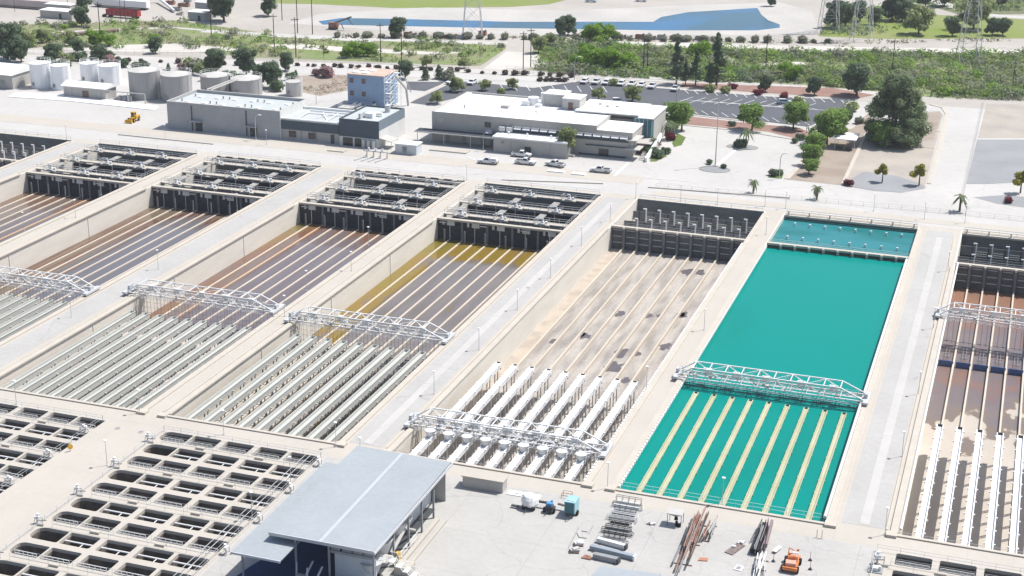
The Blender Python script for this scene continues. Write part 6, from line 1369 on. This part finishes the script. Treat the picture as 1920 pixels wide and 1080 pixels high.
# oval islands of the drive
for (x, y, rx, ry, l_) in ((1340,318,4.2,3.0,'oval kerbed island with the tall thin pole'),(1392,276,4.5,2.6,'oval kerbed island with the palm and dark shrub')):
    X, Y = at(x, y)[:2]; t = thing('kerb_island', l_, 'island', (X,Y,0)); part(t, 'kerb', CREAM, lambda b: [b.bar((X+rx*math.cos(a*.2618),Y+ry*math.sin(a*.2618),.08),(X+rx*math.cos(a*.2618+.2618),Y+ry*math.sin(a*.2618+.2618),.08),.09) for a in range(24)])
    part(t, 'gravel', GRAVEL, lambda b: b.prism([(X+rx*.95*math.cos(a*.2618),Y+ry*.95*math.sin(a*.2618)) for a in range(24)],.01,.11))
t, X, Y = th('block_rocks', 'group of white rocks around the foot of the round olive tree', 'rocks', 1070, 293)
for k in range(5): part(t, 'rock', PALE, lambda b: b.cbox(X+k*.5-1,Y-.5+(k%2)*.6,0,.7,.6,.45+.1*(k%3),k))
# long perimeter fences
def fence(label, pts, h=1.9):
    P = [at(x, y) for x, y in pts]; t = thing('chain_fence', label, 'fence', tuple(P[0])); b = MB(); b2 = MB()
    for p, q in zip(P, P[1:]):
        n = max(1, int((q-p).length/3))
        for k in range(n+1): u = p.lerp(q, k/n); b.bar(u, u+Vector((0,0,h)), .045)
        for z in (h, h*.5, .15): b2.bar(p+Vector((0,0,z)), q+Vector((0,0,z)), .025)
    b.build('post', GALV, t); b2.build('wire', GALV, t)
fence('thin wire fence along the left river bed road', [(0,98),(300,103),(560,113),(880,128)])
fence('thin wire fence between scrub and the car park road', [(950,134),(1240,150),(1500,164)])
fence('thin wire fence north of the right hand basins', [(1230,352),(1480,374),(1810,404),(1919,415)], 1.1)
fence('thin wire fence along the right access road', [(1845,192),(1805,375)], 1.4)
# kerb lines of the yards by the car park
def kerbline(label, pts, w_=.35, h=.16):
    P = [at(x, y) for x, y in pts]; t = thing('kerb_line', label, 'kerb', tuple(P[0])); b = MB()
    for p, q in zip(P, P[1:]):
        d = (q-p).normalized(); n = Vector((-d.y, d.x, 0))*w_/2
        b.prism([tuple((p+n)[:2]), tuple((p-n)[:2]), tuple((q-n)[:2]), tuple((q+n)[:2])], .0, h)
    b.build('kerb', CURB, t)
kerbline('long pale kerb between the two dirt yards', [(1622,255),(1580,347)], 1.0, .3)
kerbline('pale kerb along the right side of the beige dirt yard', [(1745,196),(1768,202),(1776,214),(1742,345)], 1.2)
kerbline('thin pale kerb crossing the brown dirt right of the big pine, upper', [(1728,247),(1762,247)], .5)
kerbline('thin pale kerb crossing the brown dirt right of the big pine, lower', [(1712,276),(1752,278)], .5)
kerbline('pale kerb between the entrance drive and the red mulch bed', [(1272,234),(1385,245),(1490,262),(1515,258)], .6)
kerbline('pale kerb between the car park and the red mulch bed', [(1290,215),(1385,226),(1440,231)], .6)
kerbline('pale kerb on the left side of the brown dirt yard', [(1545,262),(1475,336)], 1.4)
kerbline('pale kerb of the car park beside the blue tower', [(842,152),(765,194)], .8)
for n, (x, y) in enumerate(((221,803),(264,810),(990,540))):
    X, Y = at(x, y)[:2]; t = thing('manhole_cover', 'round grey manhole cover set in the pavement, %s from the left' % ORD[[221,264,990,1240].index(x)], 'manhole cover', (X,Y,0), 'manhole covers on the walkways'); part(t, 'lid', GREY, lambda b: b.cone(X,Y,.03,.06,.42,.42,18)); part(t, 'rim', CURB, lambda b: b.cone(X,Y,.01,.05,.55,.55,18))
t, X, Y = th('life_ring_post', 'yellow round marker on the right edge of the left filter deck', 'marker', 132, 846); part(t, 'disc', YELL, lambda b: b.bar((X,Y,.8),(X+.15,Y-.1,.8),.42,16)); part(t, 'post', GALV, lambda b: b.bar((X,Y,0),(X,Y,.5),.05))
# machinery under the shed roof
for (x, y, s_, l_) in ((-83.6,158.5,1.0,'dark pump unit under the foreground shed, left one'),(-81.6,157.6,.8,'dark pump unit under the foreground shed, right one')):
    t = thing('pump_unit', l_, 'pump', (x, y, 0), 'pump units under the shed'); part(t, 'motor', GREY, lambda b: (b.bar((x-.6*s_,y,1.0),(x+.6*s_,y,1.0),.42*s_,12), b.cone(x+.9*s_,y,.1,1.6,.3,.25,10))); part(t, 'base', DGREY, lambda b: b.box(x-1.1*s_,x+1.3*s_,y-.5,y+.5,.07,.5)); part(t, 'pipe', GALV, lambda b: (b.bar((x+.9*s_,y,1.5),(x+.9*s_,y+2,2.4),.14,8), b.bar((x-.6,y,1.2),(x-.9,y+.8,2.6),.1,8)))
# more bushes that fill the strip behind the tanks
place_px(B_DARK, [(88,122,1.6),(110,128,1.4),(232,126,1.5),(255,130,1.3),(270,128,1.4),(395,152,1.8),(430,150,1.6),(470,168,1.7),(520,170,1.8),(545,150,1.3),(205,110,1.5),(150,114,1.7)], 'dark shrub in the strip behind the tanks', 'dark shrubs behind the tanks', 1.3)
place_px(B_OLIVE, [(105,108,1.8),(130,116,1.5),(378,140,2.2),(352,124,1.6),(1150,160,1.2),(1330,172,1.3),(1358,174,1.2),(1497,196,1.3),(865,196,1.0),(1596,208,1.6),(940,176,1.0)], 'olive green shrub by the back roads', 'olive shrubs by the back roads', 1.3)

# ------------------------------------------------------------------ air between the camera and the far landscape
HZ = bpy.data.materials.new('haze'); HZ.use_nodes = True; hn = HZ.node_tree
hn.nodes.remove(hn.nodes['Principled BSDF']); hv = hn.nodes.new('ShaderNodeVolumePrincipled')
hv.inputs['Color'].default_value = (.86,.90,.95,1); hv.inputs['Density'].default_value = .00011; hv.inputs['Anisotropy'].default_value = .2
hn.links.new(hv.outputs[0], hn.nodes['Material Output'].inputs['Volume'])
b = MB(); b.box(-3100, 3100, -300, 6100, -8, 112); tag(b.build('haze', HZ), kind='stuff')
